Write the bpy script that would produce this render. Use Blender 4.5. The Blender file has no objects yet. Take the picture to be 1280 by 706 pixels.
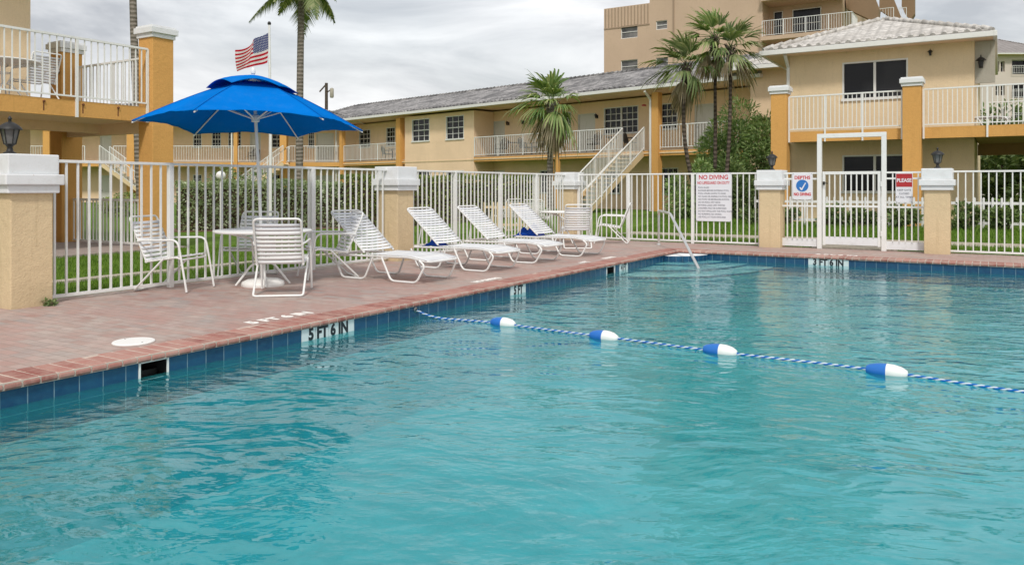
import bpy, math, random
from mathutils import Vector, Matrix, noise
R = math.radians
PI = math.pi
random.seed(7)
rnd = random.random
def U(a, b): return a + (b - a) * rnd()
S = bpy.context.scene
COL = S.collection

# ------------------------------------------------------------------ camera constants and frames
F = 985.0; HZ = 233.0; CAMH = 1.3
OX, OY = 3.4, 16.1                      # far left corner of the pool
UX, UY = 0.85, -0.5268                  # direction along the far pool edge
VX, VY = 0.5268, 0.85                   # direction along the left pool edge
RZ = math.atan2(UY, UX)
BOX, BOY = 8.0, 33.3                    # frame of the long rear building
BXX, BXY = 0.7096, -0.7046
BRZ = math.atan2(BXY, BXX)
def W(u, v, z=0.0): return Vector((OX + UX*u + VX*v, OY + UY*u + VY*v, z))
def uA(px, v):
    a = (px-640)/F
    return (a*(OY+VY*v) - OX - VX*v)/(UX - UY*a)
def vL(px, u):
    a = (px-640)/F
    return (a*(OY+UY*u) - OX - UX*u)/(VX - VY*a)
def xB(px, s=0.0):
    a = (px-640)/F
    return (a*(BOY+.7096*s) - BOX - .7046*s)/(.7096 + .7046*a)

# ------------------------------------------------------------------ mesh builder
class MB:
    def __init__(s): s.v = []; s.f = []; s.uv = None
    def add(s, vs, fs):
        o = len(s.v); s.v.extend([tuple(p) for p in vs]); s.f.extend([tuple(i+o for i in f) for f in fs]); return s
    def quad(s, a, b, c, d): return s.add([a, b, c, d], [(0, 1, 2, 3)])
    def box(s, x0, x1, y0, y1, z0, z1):
        if x0 > x1: x0, x1 = x1, x0
        if y0 > y1: y0, y1 = y1, y0
        if z0 > z1: z0, z1 = z1, z0
        return s.add([(x0,y0,z0),(x1,y0,z0),(x1,y1,z0),(x0,y1,z0),(x0,y0,z1),(x1,y0,z1),(x1,y1,z1),(x0,y1,z1)],
                     [(3,2,1,0),(4,5,6,7),(0,1,5,4),(1,2,6,5),(2,3,7,6),(3,0,4,7)])
    def bar(s, p, q, w, h, up=(0,0,1)):
        p = Vector(p); q = Vector(q); d = (q-p).normalized(); up = Vector(up)
        if abs(d.dot(up)) > .98: up = Vector((0,1,0))
        sd = d.cross(up).normalized()*(w/2); u2 = sd.cross(d).normalized()*(h/2)
        vs = []
        for c in (p, q):
            for a, b in ((-1,-1),(1,-1),(1,1),(-1,1)): vs.append(c + sd*a + u2*b)
        return s.add(vs, [(0,1,2,3),(7,6,5,4),(0,4,5,1),(1,5,6,2),(2,6,7,3),(3,7,4,0)])
    def tube(s, pts, r, n=8, closed=False, caps=True):
        pts = [Vector(p) for p in pts]; m = len(pts)
        rs = r if isinstance(r, (list, tuple)) else [r]*m
        t = []
        for i in range(m):
            if closed: d = pts[(i+1) % m] - pts[i-1]
            elif i == 0: d = pts[1]-pts[0]
            elif i == m-1: d = pts[-1]-pts[-2]
            else: d = (pts[i+1]-pts[i]).normalized() + (pts[i]-pts[i-1]).normalized()
            t.append(d.normalized() if d.length > 1e-9 else Vector((0,0,1)))
        ref = Vector((0,0,1)) if abs(t[0].z) < .9 else Vector((1,0,0))
        nx = t[0].cross(ref).normalized(); vs = []
        for i in range(m):
            nx = (nx - t[i]*nx.dot(t[i]))
            nx = nx.normalized() if nx.length > 1e-6 else t[i].orthogonal().normalized()
            ny = t[i].cross(nx)
            for k in range(n):
                a = 2*PI*k/n
                vs.append(pts[i] + (nx*math.cos(a) + ny*math.sin(a))*rs[i])
        fs = []
        for i in range(m if closed else m-1):
            j = (i+1) % m
            for k in range(n):
                l = (k+1) % n
                fs.append((i*n+k, i*n+l, j*n+l, j*n+k))
        if caps and not closed:
            fs.append(tuple(range(n-1, -1, -1))); fs.append(tuple((m-1)*n+k for k in range(n)))
        return s.add(vs, fs)
    def lathe(s, prof, n=24, c=(0,0,0)):
        vs = []; fs = []
        for (r, z) in prof:
            for k in range(n):
                a = 2*PI*k/n; vs.append((c[0]+r*math.cos(a), c[1]+r*math.sin(a), c[2]+z))
        for i in range(len(prof)-1):
            for k in range(n):
                l = (k+1) % n; fs.append((i*n+k, i*n+l, (i+1)*n+l, (i+1)*n+k))
        fs.append(tuple(range(n-1, -1, -1))); fs.append(tuple((len(prof)-1)*n+k for k in range(n)))
        return s.add(vs, fs)
    def prism(s, poly, y0, y1):          # poly in (x, z), extruded along y
        n = len(poly)
        vs = [(x, y0, z) for x, z in poly] + [(x, y1, z) for x, z in poly]
        fs = [tuple(range(n)), tuple(range(2*n-1, n-1, -1))] + [(i, i+n, (i+1) % n + n, (i+1) % n) for i in range(n)]
        return s.add(vs, fs)
    def build(s, name, mat, parent=None, smooth=False, bevel=0.0, loc=None, rz=None):
        me = bpy.data.meshes.new(name); me.from_pydata(s.v, [], s.f); me.update()
        me.materials.append(mat)
        if smooth: me.polygons.foreach_set('use_smooth', [True]*len(me.polygons))
        o = bpy.data.objects.new(name, me); COL.objects.link(o)
        if parent: o.parent = parent
        if loc is not None: o.location = loc
        if rz is not None: o.rotation_euler.z = rz
        if bevel:
            b = o.modifiers.new('edge', 'BEVEL'); b.width = bevel; b.segments = 2; b.limit_method = 'ANGLE'; b.angle_limit = R(40)
        if smooth and not bevel:
            try: me.set_sharp_from_angle(angle=R(50))
            except Exception: pass
        return o
def fillet(pts, r, n=5):
    pts = [Vector(p) for p in pts]; out = [pts[0]]
    for i in range(1, len(pts)-1):
        a, b, c = pts[i-1], pts[i], pts[i+1]
        d1 = (a-b); d2 = (c-b); k = min(r, d1.length*.49, d2.length*.49)
        p = b + d1.normalized()*k; q = b + d2.normalized()*k
        for j in range(n+1):
            t = j/n; out.append(p*(1-t)**2 + b*2*t*(1-t) + q*t*t)
    out.append(pts[-1]); return out
def tag(o, label=None, cat=None, group=None, kind=None):
    if label: o['label'] = label
    if cat: o['category'] = cat
    if group: o['group'] = group
    if kind: o['kind'] = kind
    return o
def empty(name, loc=(0,0,0), rz=0.0, label=None, cat=None, group=None):
    o = bpy.data.objects.new(name, None); COL.objects.link(o); o.empty_display_size = .1
    o.location = loc; o.rotation_euler.z = rz
    return tag(o, label, cat, group)
def uvroot(name, label, cat, group=None): return empty(name, (OX, OY, 0), RZ, label, cat, group)
KIDS = {}
def kids(o):
    return [c for c in COL.objects if c.parent is o]
def copy_tree(o, parent=None):
    ch = kids(o)
    c = o.copy(); COL.objects.link(c); c.parent = parent
    for k in ch: copy_tree(k, c)
    return c
def put(proto, first, loc, rz, label):
    o = proto if first else copy_tree(proto)
    o.location = loc; o.rotation_euler.z = rz; o['label'] = label
    return o

# ------------------------------------------------------------------ materials
class N:
    def __init__(s, name):
        s.m = bpy.data.materials.new(name); s.m.use_nodes = True; s.t = s.m.node_tree; s.t.nodes.clear()
        s.out = s.n('ShaderNodeOutputMaterial')
    def n(s, ty, **kw):
        x = s.t.nodes.new(ty)
        for k, v in kw.items():
            if hasattr(x, k): setattr(x, k, v)
            else: x.inputs[k.replace('_', ' ')].default_value = v
        return x
    def l(s, a, b): s.t.links.new(a, b)
    def coord(s, kind='Object', scale=(1,1,1), rot=(0,0,0)):
        c = s.n('ShaderNodeTexCoord'); m = s.n('ShaderNodeMapping'); m.inputs['Scale'].default_value = scale; m.inputs['Rotation'].default_value = rot
        s.l(c.outputs[kind], m.inputs['Vector']); return m.outputs[0]
    def noise(s, vec, scale, detail=4, rough=.55, dist=0.0):
        x = s.n('ShaderNodeTexNoise'); x.inputs['Scale'].default_value = scale; x.inputs['Detail'].default_value = detail
        x.inputs['Roughness'].default_value = rough; x.inputs['Distortion'].default_value = dist
        if vec is not None: s.l(vec, x.inputs['Vector'])
        return x.outputs['Fac']
    def ramp(s, fac, stops):
        x = s.n('ShaderNodeValToRGB'); e = x.color_ramp.elements
        while len(e) < len(stops): e.new(.5)
        for k, (p, c) in enumerate(stops):
            e[k].position = p; e[k].color = (c[0], c[1], c[2], 1) if isinstance(c, (tuple, list)) else (c, c, c, 1)
        s.l(fac, x.inputs[0]); return x.outputs[0]
    def mix(s, f, a, b, mode='MIX'):
        x = s.n('ShaderNodeMix'); x.data_type = 'RGBA'; x.blend_type = mode
        for i, v in ((0, f), (6, a), (7, b)):
            if isinstance(v, (int, float)): x.inputs[i].default_value = v if i == 0 else (v, v, v, 1)
            elif isinstance(v, (tuple, list)): x.inputs[i].default_value = (v[0], v[1], v[2], 1)
            else: s.l(v, x.inputs[i])
        return x.outputs[2]
    def math(s, op, a, b=0.0, c=0.0):
        x = s.n('ShaderNodeMath'); x.operation = op
        for i, v in enumerate((a, b, c)):
            if isinstance(v, (int, float)): x.inputs[i].default_value = v
            else: s.l(v, x.inputs[i])
        return x.outputs[0]
    def bump(s, h, dist=.01, strength=1.0, normal=None):
        x = s.n('ShaderNodeBump'); x.inputs['Distance'].default_value = dist; x.inputs['Strength'].default_value = strength
        s.l(h, x.inputs['Height'])
        if normal is not None: s.l(normal, x.inputs['Normal'])
        return x.outputs[0]
    def bsdf(s, col, rough=.6, normal=None, metal=0.0, spec=.5):
        b = s.n('ShaderNodeBsdfPrincipled')
        if isinstance(col, (tuple, list)): b.inputs['Base Color'].default_value = (col[0], col[1], col[2], 1)
        else: s.l(col, b.inputs['Base Color'])
        if isinstance(rough, (int, float)): b.inputs['Roughness'].default_value = rough
        else: s.l(rough, b.inputs['Roughness'])
        b.inputs['Metallic'].default_value = metal; b.inputs['Specular IOR Level'].default_value = spec
        if normal is not None: s.l(normal, b.inputs['Normal'])
        s.l(b.outputs[0], s.out.inputs[0]); return b

def stucco(name, c, stain=.25, scale=1.0):
    g = N(name); w = g.coord('Object')
    big = g.noise(w, .7*scale, 5, .6)
    col = g.mix(g.ramp(big, [(.3, 0.0), (.75, 1.0)]), tuple(x*(1-.10) for x in c), tuple(min(1, x*1.06) for x in c))
    st = g.noise(g.coord('Object', (2.2, 2.2, .35)), 1.6, 6, .65)
    col = g.mix(g.ramp(st, [(.55, 0.0), (.78, stain)]), col, tuple(x*.62 for x in c))
    sep_xyz = g.n('ShaderNodeSeparateXYZ'); cc = g.n('ShaderNodeTexCoord'); g.l(cc.outputs['Object'], sep_xyz.inputs[0])
    low = g.ramp(g.math('ADD', sep_xyz.outputs[2], g.math('MULTIPLY', g.noise(w, 3.0, 4), .25)), [(.08, .35), (.42, 0.0)])  # base stain, stronger towards the foot of the wall
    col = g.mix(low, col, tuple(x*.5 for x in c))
    fine = g.noise(w, 38, 4, .7)
    col = g.mix(g.ramp(fine, [(.35, .22), (.6, 0.0)]), col, tuple(x*.6 for x in c))
    drip = g.noise(g.coord('Object', (7, 7, .5)), 2.2, 4, .6)
    col = g.mix(g.ramp(drip, [(.60, 0.0), (.75, stain*.8)]), col, (c[0]*.5, c[1]*.45, c[2]*.38))
    h = g.math('ADD', g.noise(w, 60, 3, .6), g.math('MULTIPLY', g.noise(w, 12, 3, .5), 1.2))
    g.bsdf(col, .9, g.bump(h, .008, .8), spec=.2)
    return g.m
def paint(name, c, rough=.45, dirt=.15, bumpd=.0006):
    g = N(name); w = g.coord('Object')
    d = g.noise(w, 5, 6, .7)
    col = g.mix(g.ramp(d, [(.5, 0.0), (.85, dirt)]), c, (c[0]*.45, c[1]*.42, c[2]*.36))
    if dirt > .25: col = g.mix(g.ramp(g.noise(w, 14, 5, .75), [(.66, 0.0), (.72, .55)]), col, (.36, .21, .11))
    g.bsdf(col, rough, g.bump(g.noise(w, 90, 2), bumpd, .6)); return g.m
M = {}
M['tan'] = stucco('tan_stucco', (.80, .63, .41), .26)
M['tan_light'] = stucco('light_tan_stucco', (.90, .665, .45), .2)
M['tan2'] = stucco('pillar_stucco', (.71, .555, .345), .32)
M['orange'] = stucco('orange_stucco', (.70, .38, .12), .34)
M['grey_stucco'] = stucco('grey_stucco', (.42, .39, .32), .4)
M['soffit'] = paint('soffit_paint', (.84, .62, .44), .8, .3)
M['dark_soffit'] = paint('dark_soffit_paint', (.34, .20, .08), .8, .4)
M['cap'] = paint('white_cap_paint', (.74, .75, .76), .7, .35, .003)
M['metal'] = paint('white_metal', (.78, .78, .76), .38, .3)
M['frame_white'] = paint('white_frame', (.74, .73, .70), .5, .2)
M['door'] = paint('white_door', (.66, .64, .59), .5, .2)
M['tower'] = stucco('tower_stucco', (.58, .43, .31), .2, .3)
M['tower_dark'] = stucco('tower_brown', (.38, .28, .20), .2, .3)
M['tower_brown_deep'] = stucco('tower_deep_brown', (.30, .205, .13), .2, .3)
M['cream'] = stucco('cream_stucco', (.64, .56, .50), .1, .3)
M['dark'] = paint('dark_metal', (.012, .011, .010), .55, .0)
M['wicker'] = paint('dark_wicker', (.055, .045, .038), .6, .2)
M['steel'] = N('steel').bsdf((.80, .80, .78), .30, metal=1.0) and bpy.data.materials['steel']
M['steel_dull'] = N('steel_dull').bsdf((.33, .32, .31), .35, metal=1.0) and bpy.data.materials['steel_dull']
M['rubber'] = paint('black_plastic', (.02, .02, .02), .5, .0)
M['red'] = paint('red_paint', (.42, .02, .025), .5, .05)
M['red_text'] = paint('red_text', (.55, .03, .04), .6, .0)
M['ink'] = paint('dark_ink', (.06, .06, .09), .7, .0)
M['blue_text'] = paint('blue_ink', (.02, .16, .48), .6, .0)
M['sign_white'] = paint('sign_white', (.74, .74, .78), .5, .12)
M['white_plastic'] = paint('white_plastic', (.80, .79, .76), .45, .15)
M['black_paint'] = paint('black_letter', (.012, .014, .018), .35, .0)
M['road_paint'] = paint('stencil_paint', (.86, .83, .78), .8, .5)
M['globe'] = paint('milk_glass', (.86, .85, .82), .3, .0)
M['rust'] = paint('rusty_iron', (.16, .06, .025), .9, .3)

def strap_mat():
    g = N('white_vinyl'); w = g.coord('Object')
    inf = g.n('ShaderNodeNewGeometry')
    col = g.mix(inf.outputs['Random Per Island'], (.70, .71, .74), (.82, .82, .81))
    col = g.mix(g.ramp(g.noise(w, 7, 4), [(.55, 0.0), (.9, .3)]), col, (.5, .47, .42))
    b = g.bsdf(col, .42)
    return g.m
M['strap'] = strap_mat()
def fabric(name, c1, c2):
    g = N(name); w = g.coord('Object')
    col = g.mix(g.ramp(g.noise(w, 1.6, 5), [(.3, 0.0), (.7, 1.0)]), c1, c2)
    col = g.mix(g.ramp(g.noise(w, 5, 6, .7), [(.5, 0.0), (.8, .35)]), col, (c2[0]+.05, c2[1]*1.15, c2[2]*.95))
    wv = g.noise(w, 350, 2)
    b = g.n('ShaderNodeBsdfDiffuse'); g.l(col, b.inputs[0]); g.l(g.bump(g.math('ADD', wv, g.math('MULTIPLY', g.noise(w, 4, 3), 14)), .0015, .6), b.inputs['Normal'])
    tr = g.n('ShaderNodeBsdfTranslucent'); g.l(col, tr.inputs[0])
    mx = g.n('ShaderNodeMixShader'); mx.inputs[0].default_value = .16
    g.l(b.outputs[0], mx.inputs[1]); g.l(tr.outputs[0], mx.inputs[2]); g.l(mx.outputs[0], g.out.inputs[0]); return g.m
M['canvas'] = fabric('blue_canvas', (.003, .17, .60), (.004, .20, .68))
M['towel'] = fabric('blue_towel', (.01, .05, .30), (.015, .07, .38))

def roof_mat(name, a, b, c, rot=0.0, sc=1.0):
    g = N(name); w = g.coord('Object', (1, 1, 1), (0, 0, rot))
    wv = g.n('ShaderNodeTexWave'); wv.wave_type = 'BANDS'; wv.bands_direction = 'X'; wv.inputs['Scale'].default_value = 1.05*sc; wv.inputs['Distortion'].default_value = .4
    wv.inputs['Detail'].default_value = 2; g.l(w, wv.inputs['Vector'])
    wy = g.n('ShaderNodeTexWave'); wy.wave_type = 'BANDS'; wy.bands_direction = 'Y'; wy.wave_profile = 'SAW'; wy.inputs['Scale'].default_value = .9*sc; wy.inputs['Distortion'].default_value = .5; g.l(w, wy.inputs['Vector'])
    big = g.noise(w, .9, 6, .7, .8); sm = g.noise(w, 7, 5, .7)
    col = g.mix(g.ramp(big, [(.42, 0.0), (.60, 1.0)]), a, b)
    col = g.mix(g.ramp(sm, [(.42, 0.0), (.62, .8)]), col, c)
    col = g.mix(g.ramp(wy.outputs['Fac'], [(.0, .55), (.18, 0.0)]), col, tuple(x*.35 for x in a))
    col = g.mix(g.ramp(wv.outputs['Fac'], [(.0, .3), (.3, 0.0)]), col, tuple(x*.4 for x in a))
    h = g.math('ADD', wv.outputs['Fac'], g.math('MULTIPLY', wy.outputs['Fac'], .6))
    g.bsdf(col, .85, g.bump(h, .018, .8), spec=.2); return g.m
M['roof_grey'] = roof_mat('weathered_grey_tile', (.17, .165, .165), (.48, .46, .45), (.09, .088, .09))
M['roof_white'] = roof_mat('pale_roof_tile', (.50, .47, .43), (.66, .63, .59), (.34, .32, .30))
M['roof_brown'] = roof_mat('brown_grey_tile', (.28, .25, .24), (.34, .31, .30), (.2, .19, .18), 0, .4)

def glass(name, c1, c2):
    g = N(name); w = g.coord('Object')
    col = g.mix(g.ramp(g.noise(w, .9, 2), [(.4, 0.0), (.6, 1.0)]), c1, c2)
    g.bsdf(col, .12, g.bump(g.noise(w, 2.0, 2), .006, .3), spec=.22); return g.m
M['glass'] = glass('window_glass', (.006, .006, .008), (.018, .018, .020))
M['glass_pale'] = glass('curtained_glass', (.10, .10, .10), (.22, .21, .20))

def leaf_mat(name, c1, c2, c3, trans=.3):
    g = N(name); geo = g.n('ShaderNodeNewGeometry')
    col = g.ramp(geo.outputs['Random Per Island'], [(.0, c1), (.55, c2), (1.0, c3)])
    w = g.coord('Object'); col = g.mix(g.ramp(g.noise(w, 1.3, 3), [(.35, .0), (.7, .35)]), col, tuple(x*.8 for x in c1))
    d = g.n('ShaderNodeBsdfPrincipled'); g.l(col, d.inputs['Base Color']); d.inputs['Roughness'].default_value = .5; d.inputs['Specular IOR Level'].default_value = .35
    t = g.n('ShaderNodeBsdfTranslucent'); g.l(g.mix(1.0, col, (1.0, 1.0, .5), 'MULTIPLY'), t.inputs[0])
    mx = g.n('ShaderNodeMixShader'); mx.inputs[0].default_value = trans
    g.l(d.outputs[0], mx.inputs[1]); g.l(t.outputs[0], mx.inputs[2]); g.l(mx.outputs[0], g.out.inputs[0]); return g.m
M['leaf_hedge'] = leaf_mat('hedge_leaf', (.20, .27, .12), (.42, .51, .31), (.74, .79, .60))
M['leaf_hedge_lime'] = leaf_mat('lime_hedge_leaf', (.12, .17, .05), (.26, .33, .10), (.52, .56, .20))
M['leaf_palm'] = leaf_mat('palm_leaf', (.09, .16, .04), (.20, .30, .085), (.50, .52, .24))
M['leaf_palm_dark'] = leaf_mat('dark_palm_leaf', (.08, .125, .04), (.17, .23, .08), (.42, .42, .22))
M['leaf_dry'] = leaf_mat('dry_palm_leaf', (.22, .17, .10), (.34, .28, .18), (.46, .40, .28))
M['leaf_pine'] = leaf_mat('needle_leaf', (.13, .21, .07), (.28, .42, .14), (.52, .62, .28))
M['leaf_broad'] = leaf_mat('broad_leaf', (.08, .13, .045), (.17, .25, .085), (.34, .42, .18))
M['grass_blade'] = leaf_mat('grass_blade', (.09, .18, .02), (.15, .28, .03), (.26, .38, .06), .35)
def bark(name, c1, c2, bands=14.0):
    g = N(name); w = g.coord('Object')
    wv = g.n('ShaderNodeTexWave'); wv.bands_direction = 'Z'; wv.inputs['Scale'].default_value = bands/6.28; wv.inputs['Distortion'].default_value = 2.5; wv.inputs['Detail'].default_value = 3; g.l(w, wv.inputs['Vector'])
    col = g.mix(wv.outputs['Fac'], c1, c2); col = g.mix(g.ramp(g.noise(w, 9, 5), [(.4, 0.0), (.75, .7)]), col, tuple(x*.5 for x in c1))
    g.bsdf(col, .9, g.bump(wv.outputs['Fac'], .02, .8), spec=.1); return g.m
M['bark'] = bark('grey_palm_bark', (.18, .155, .125), (.30, .27, .23))
M['bark_dark'] = bark('dark_palm_bark', (.07, .055, .045), (.15, .12, .095))
M['bark_brown'] = bark('brown_bark', (.08, .06, .04), (.14, .10, .07), 5)

def lawn_mat():
    g = N('lawn'); w = g.coord('Object')
    col = g.ramp(g.noise(w, 1.2, 6, .7), [(.3, (.085, .15, .020)), (.55, (.13, .22, .030)), (.75, (.20, .27, .06))])
    col = g.mix(g.ramp(g.noise(w, 30, 3), [(.45, 0.0), (.7, .5)]), col, (.03, .06, .012))
    g.bsdf(col, .9, g.bump(g.noise(w, 70, 3), .03, .8), spec=.1); return g.m
M['lawn'] = lawn_mat()
def concrete(name, c):
    g = N(name); w = g.coord('Object')
    col = g.mix(g.ramp(g.noise(w, 3, 7, .7), [(.35, 0.0), (.7, 1.0)]), tuple(x*.78 for x in c), c)
    g.bsdf(col, .9, g.bump(g.noise(w, 80, 3), .003, .5), spec=.2); return g.m
M['concrete'] = concrete('path_concrete', (.46, .41, .33))
M['mulch'] = concrete('mulch', (.20, .13, .085))
M['patio'] = concrete('patio_concrete', (.36, .30, .27))
M['plaster'] = concrete('pool_plaster', (.13, .57, .63))
M['step_white'] = concrete('step_plaster', (.88, .90, .90))
def paver():
    g = N('pink_pavers'); w = g.coord('Object', (1,1,1))
    dn = g.noise(g.coord('Object'), 2.0, 2)
    br = g.n('ShaderNodeTexBrick'); br.inputs['Scale'].default_value = 1; br.inputs['Brick Width'].default_value = .205; br.inputs['Row Height'].default_value = .103
    br.inputs['Mortar Size'].default_value = .004; br.inputs['Mortar Smooth'].default_value = .3; br.inputs['Bias'].default_value = 0.0
    br.inputs['Color1'].default_value = (0,0,0,1); br.inputs['Color2'].default_value = (1,1,1,1); br.inputs['Mortar'].default_value = (.5,.5,.5,1)
    g.l(w, br.inputs['Vector'])
    per = g.n('ShaderNodeSeparateColor'); g.l(br.outputs['Color'], per.inputs[0])
    col = g.ramp(per.outputs[0], [(.0, (.33, .20, .17)), (.25, (.41, .27, .235)), (.5, (.34, .275, .25)), (.75, (.45, .34, .30)), (1.0, (.30, .265, .25))])
    big = g.noise(w, .9, 6, .7)
    col = g.mix(g.ramp(big, [(.40, .0), (.62, .55)]), col, (.45, .38, .33))
    col = g.mix(g.ramp(g.noise(g.coord('Object', (1, 1, 1), (0, 0, 1)), .7, 6, .75), [(.45, .0), (.60, .5)]), col, (.42, .24, .205))
    sm = g.noise(w, 9, 6, .7)
    col = g.mix(g.ramp(sm, [(.45, 0.0), (.8, .5)]), col, (.25, .19, .16))
    col = g.mix(g.math('MULTIPLY', br.outputs['Fac'], .4), col, (.24, .19, .15))
    h = g.math('SUBTRACT', g.math('MULTIPLY', g.noise(w, 120, 3), .3), br.outputs['Fac'])
    g.bsdf(col, g.ramp(big, [(.3, .6), (.7, .85)]), g.bump(h, .004, .8), spec=.35); return g.m
M['paver'] = paver()
def coping_mat():
    g = N('coping_brick'); w = g.coord('Object'); geo = g.n('ShaderNodeNewGeometry')
    col = g.ramp(geo.outputs['Random Per Island'], [(.0, (.24, .075, .060)), (.5, (.33, .125, .10)), (1.0, (.42, .20, .165))])
    col = g.mix(g.ramp(g.noise(w, 6, 6, .7), [(.38, 0.0), (.68, .8)]), col, (.43, .285, .235))
    g.bsdf(col, .75, g.bump(g.noise(w, 70, 4), .004, .7), spec=.3); return g.m
M['coping'] = coping_mat()
M['mortar'] = concrete('mortar', (.60, .50, .42))
def tile_mat():
    g = N('blue_pool_tile'); c = g.n('ShaderNodeTexCoord'); sp = g.n('ShaderNodeSeparateXYZ'); g.l(c.outputs['Object'], sp.inputs[0])
    cb = g.n('ShaderNodeCombineXYZ'); g.l(g.math('ADD', sp.outputs[0], sp.outputs[1]), cb.inputs[0]); g.l(g.math('ADD', sp.outputs[2], .399), cb.inputs[1])
    br = g.n('ShaderNodeTexBrick'); br.offset = 0.0; br.inputs['Scale'].default_value = 1; br.inputs['Brick Width'].default_value = .176; br.inputs['Row Height'].default_value = .176
    br.inputs['Mortar Size'].default_value = .004; br.inputs['Mortar Smooth'].default_value = .2
    br.inputs['Color1'].default_value = (.004, .035, .095, 1); br.inputs['Color2'].default_value = (.008, .065, .15, 1); br.inputs['Mortar'].default_value = (.20, .29, .34, 1)
    g.l(cb.outputs[0], br.inputs['Vector'])
    col = g.mix(g.ramp(g.noise(cb.outputs[0], 14, 5), [(.35, .0), (.75, .5)]), br.outputs['Color'], (.02, .11, .19))
    # scum line just above the water
    sc = g.ramp(sp.outputs[2], [(0, 0), (1, 0)])
    g.bsdf(col, .22, g.bump(br.outputs['Fac'], -.003, .7)); return g.m
M['tile'] = tile_mat()
M['tile_white'] = paint('white_tile', (.62, .68, .68), .25, .3)

def water_mat():
    g = N('pool_water'); w = g.coord('Object')
    warp = g.n('ShaderNodeTexNoise'); warp.inputs['Scale'].default_value = .45; warp.inputs['Detail'].default_value = 2; g.l(w, warp.inputs['Vector'])
    vm = g.n('ShaderNodeVectorMath'); vm.operation = 'SCALE'; g.l(warp.outputs['Color'], vm.inputs[0]); vm.inputs['Scale'].default_value = .9
    va = g.n('ShaderNodeVectorMath'); va.operation = 'ADD'; g.l(w, va.inputs[0]); g.l(vm.outputs[0], va.inputs[1])
    def aniso(rot, sy):
        a_ = g.n('ShaderNodeMapping'); a_.inputs['Rotation'].default_value = (0, 0, R(rot)); g.l(va.outputs[0], a_.inputs[0])
        b_ = g.n('ShaderNodeMapping'); b_.inputs['Scale'].default_value = (1, sy, 1); g.l(a_.outputs[0], b_.inputs[0]); return b_.outputs[0]
    A1, A2, A3 = aniso(-32, 1.9), aniso(-12, 2.4), aniso(-55, 2.0)
    n1 = g.noise(A1, 1.25, 1, .4); n2 = g.noise(A2, 3.2, 1, .4, .3); n2b = g.noise(A3, 4.6, 1, .4, .3); n3 = g.noise(A1, 11, 2, .45, .2)
    patch = g.ramp(g.noise(w, .42, 2), [(.40, .35), (.60, 1.0)]); patch2 = g.ramp(g.noise(w, .30, 2, .5, .6), [(.42, .5), (.62, 1.0)])
    h = g.math('ADD', g.math('MULTIPLY', n1, .030), g.math('MULTIPLY', g.math('ADD', g.math('MULTIPLY', n2, .0205), g.math('MULTIPLY', n2b, .0115)), patch2))
    h = g.math('ADD', h, g.math('MULTIPLY', g.math('MULTIPLY', n3, .0062), patch))
    bm = g.bump(h, 1.0, 1.0)
    fr = g.n('ShaderNodeFresnel'); fr.inputs['IOR'].default_value = 1.42; g.l(bm, fr.inputs['Normal'])
    gl = g.n('ShaderNodeBsdfGlossy'); gl.inputs['Roughness'].default_value = .03; gl.inputs['Color'].default_value = (.95, .98, 1, 1); g.l(bm, gl.inputs['Normal'])
    df = g.n('ShaderNodeBsdfDiffuse'); 
    sl = g.ramp(g.noise(w, .22, 3), [(.3, (.022, .30, .335)), (.7, (.045, .41, .44))]); g.l(sl, df.inputs[0]); g.l(bm, df.inputs['Normal'])
    tr = g.n('ShaderNodeBsdfTransparent'); tr.inputs[0].default_value = (.62, .95, .95, 1)
    m1 = g.n('ShaderNodeMixShader'); m1.inputs[0].default_value = .74; g.l(df.outputs[0], m1.inputs[1]); g.l(tr.outputs[0], m1.inputs[2])
    m2 = g.n('ShaderNodeMixShader'); g.l(fr.outputs[0], m2.inputs[0]); g.l(m1.outputs[0], m2.inputs[1]); g.l(gl.outputs[0], m2.inputs[2])
    g.l(m2.outputs[0], g.out.inputs[0]); return g.m
M['water'] = water_mat()

# ------------------------------------------------------------------ camera, light, sky
cam = bpy.data.cameras.new('camera'); cam.lens = F/1280*36; cam.sensor_width = 36; cam.clip_end = 3000; cam.clip_start = .05
cam.shift_y = -(353-HZ)/1280
co = bpy.data.objects.new('camera', cam); COL.objects.link(co); co.location = (0, 0, CAMH); co.rotation_euler = (R(90), 0, 0); S.camera = co
S.render.resolution_x = 1024; S.render.resolution_y = 564
SUN_EL, SUN_AZ = 50, 178      # azimuth measured clockwise from +Y: behind the camera, slightly left
sl = bpy.data.lights.new('sun', 'SUN'); sl.energy = 2.3; sl.angle = R(8); sl.color = (1, .96, .90)
so = bpy.data.objects.new('sun', sl); COL.objects.link(so); so.rotation_euler = (R(90-SUN_EL), 0, R(180-SUN_AZ) - PI + PI)
sd = Vector((math.sin(R(SUN_AZ))*math.cos(R(SUN_EL)), math.cos(R(SUN_AZ))*math.cos(R(SUN_EL)), math.sin(R(SUN_EL))))
so.rotation_euler = sd.to_track_quat('Z', 'Y').to_euler()
wd = bpy.data.worlds.new('World'); S.world = wd; wd.use_nodes = True; nt = wd.node_tree; nt.nodes.clear()
def wn(ty): return nt.nodes.new(ty)
sky = wn('ShaderNodeTexSky'); sky.sky_type = 'NISHITA'; sky.sun_disc = False; sky.sun_elevation = R(SUN_EL); sky.sun_rotation = R(SUN_AZ)
sky.air_density = 1.5; sky.dust_density = 3
tc = wn('ShaderNodeTexCoord'); mp = wn('ShaderNodeMapping'); mp.inputs['Scale'].default_value = (1, 1, 3.2)
nt.links.new(tc.outputs['Generated'], mp.inputs[0])
cn = wn('ShaderNodeTexNoise'); cn.inputs['Scale'].default_value = 2.6; cn.inputs['Detail'].default_value = 8; cn.inputs['Roughness'].default_value = .56; cn.inputs['Distortion'].default_value = .5
nt.links.new(mp.outputs[0], cn.inputs['Vector'])
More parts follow.
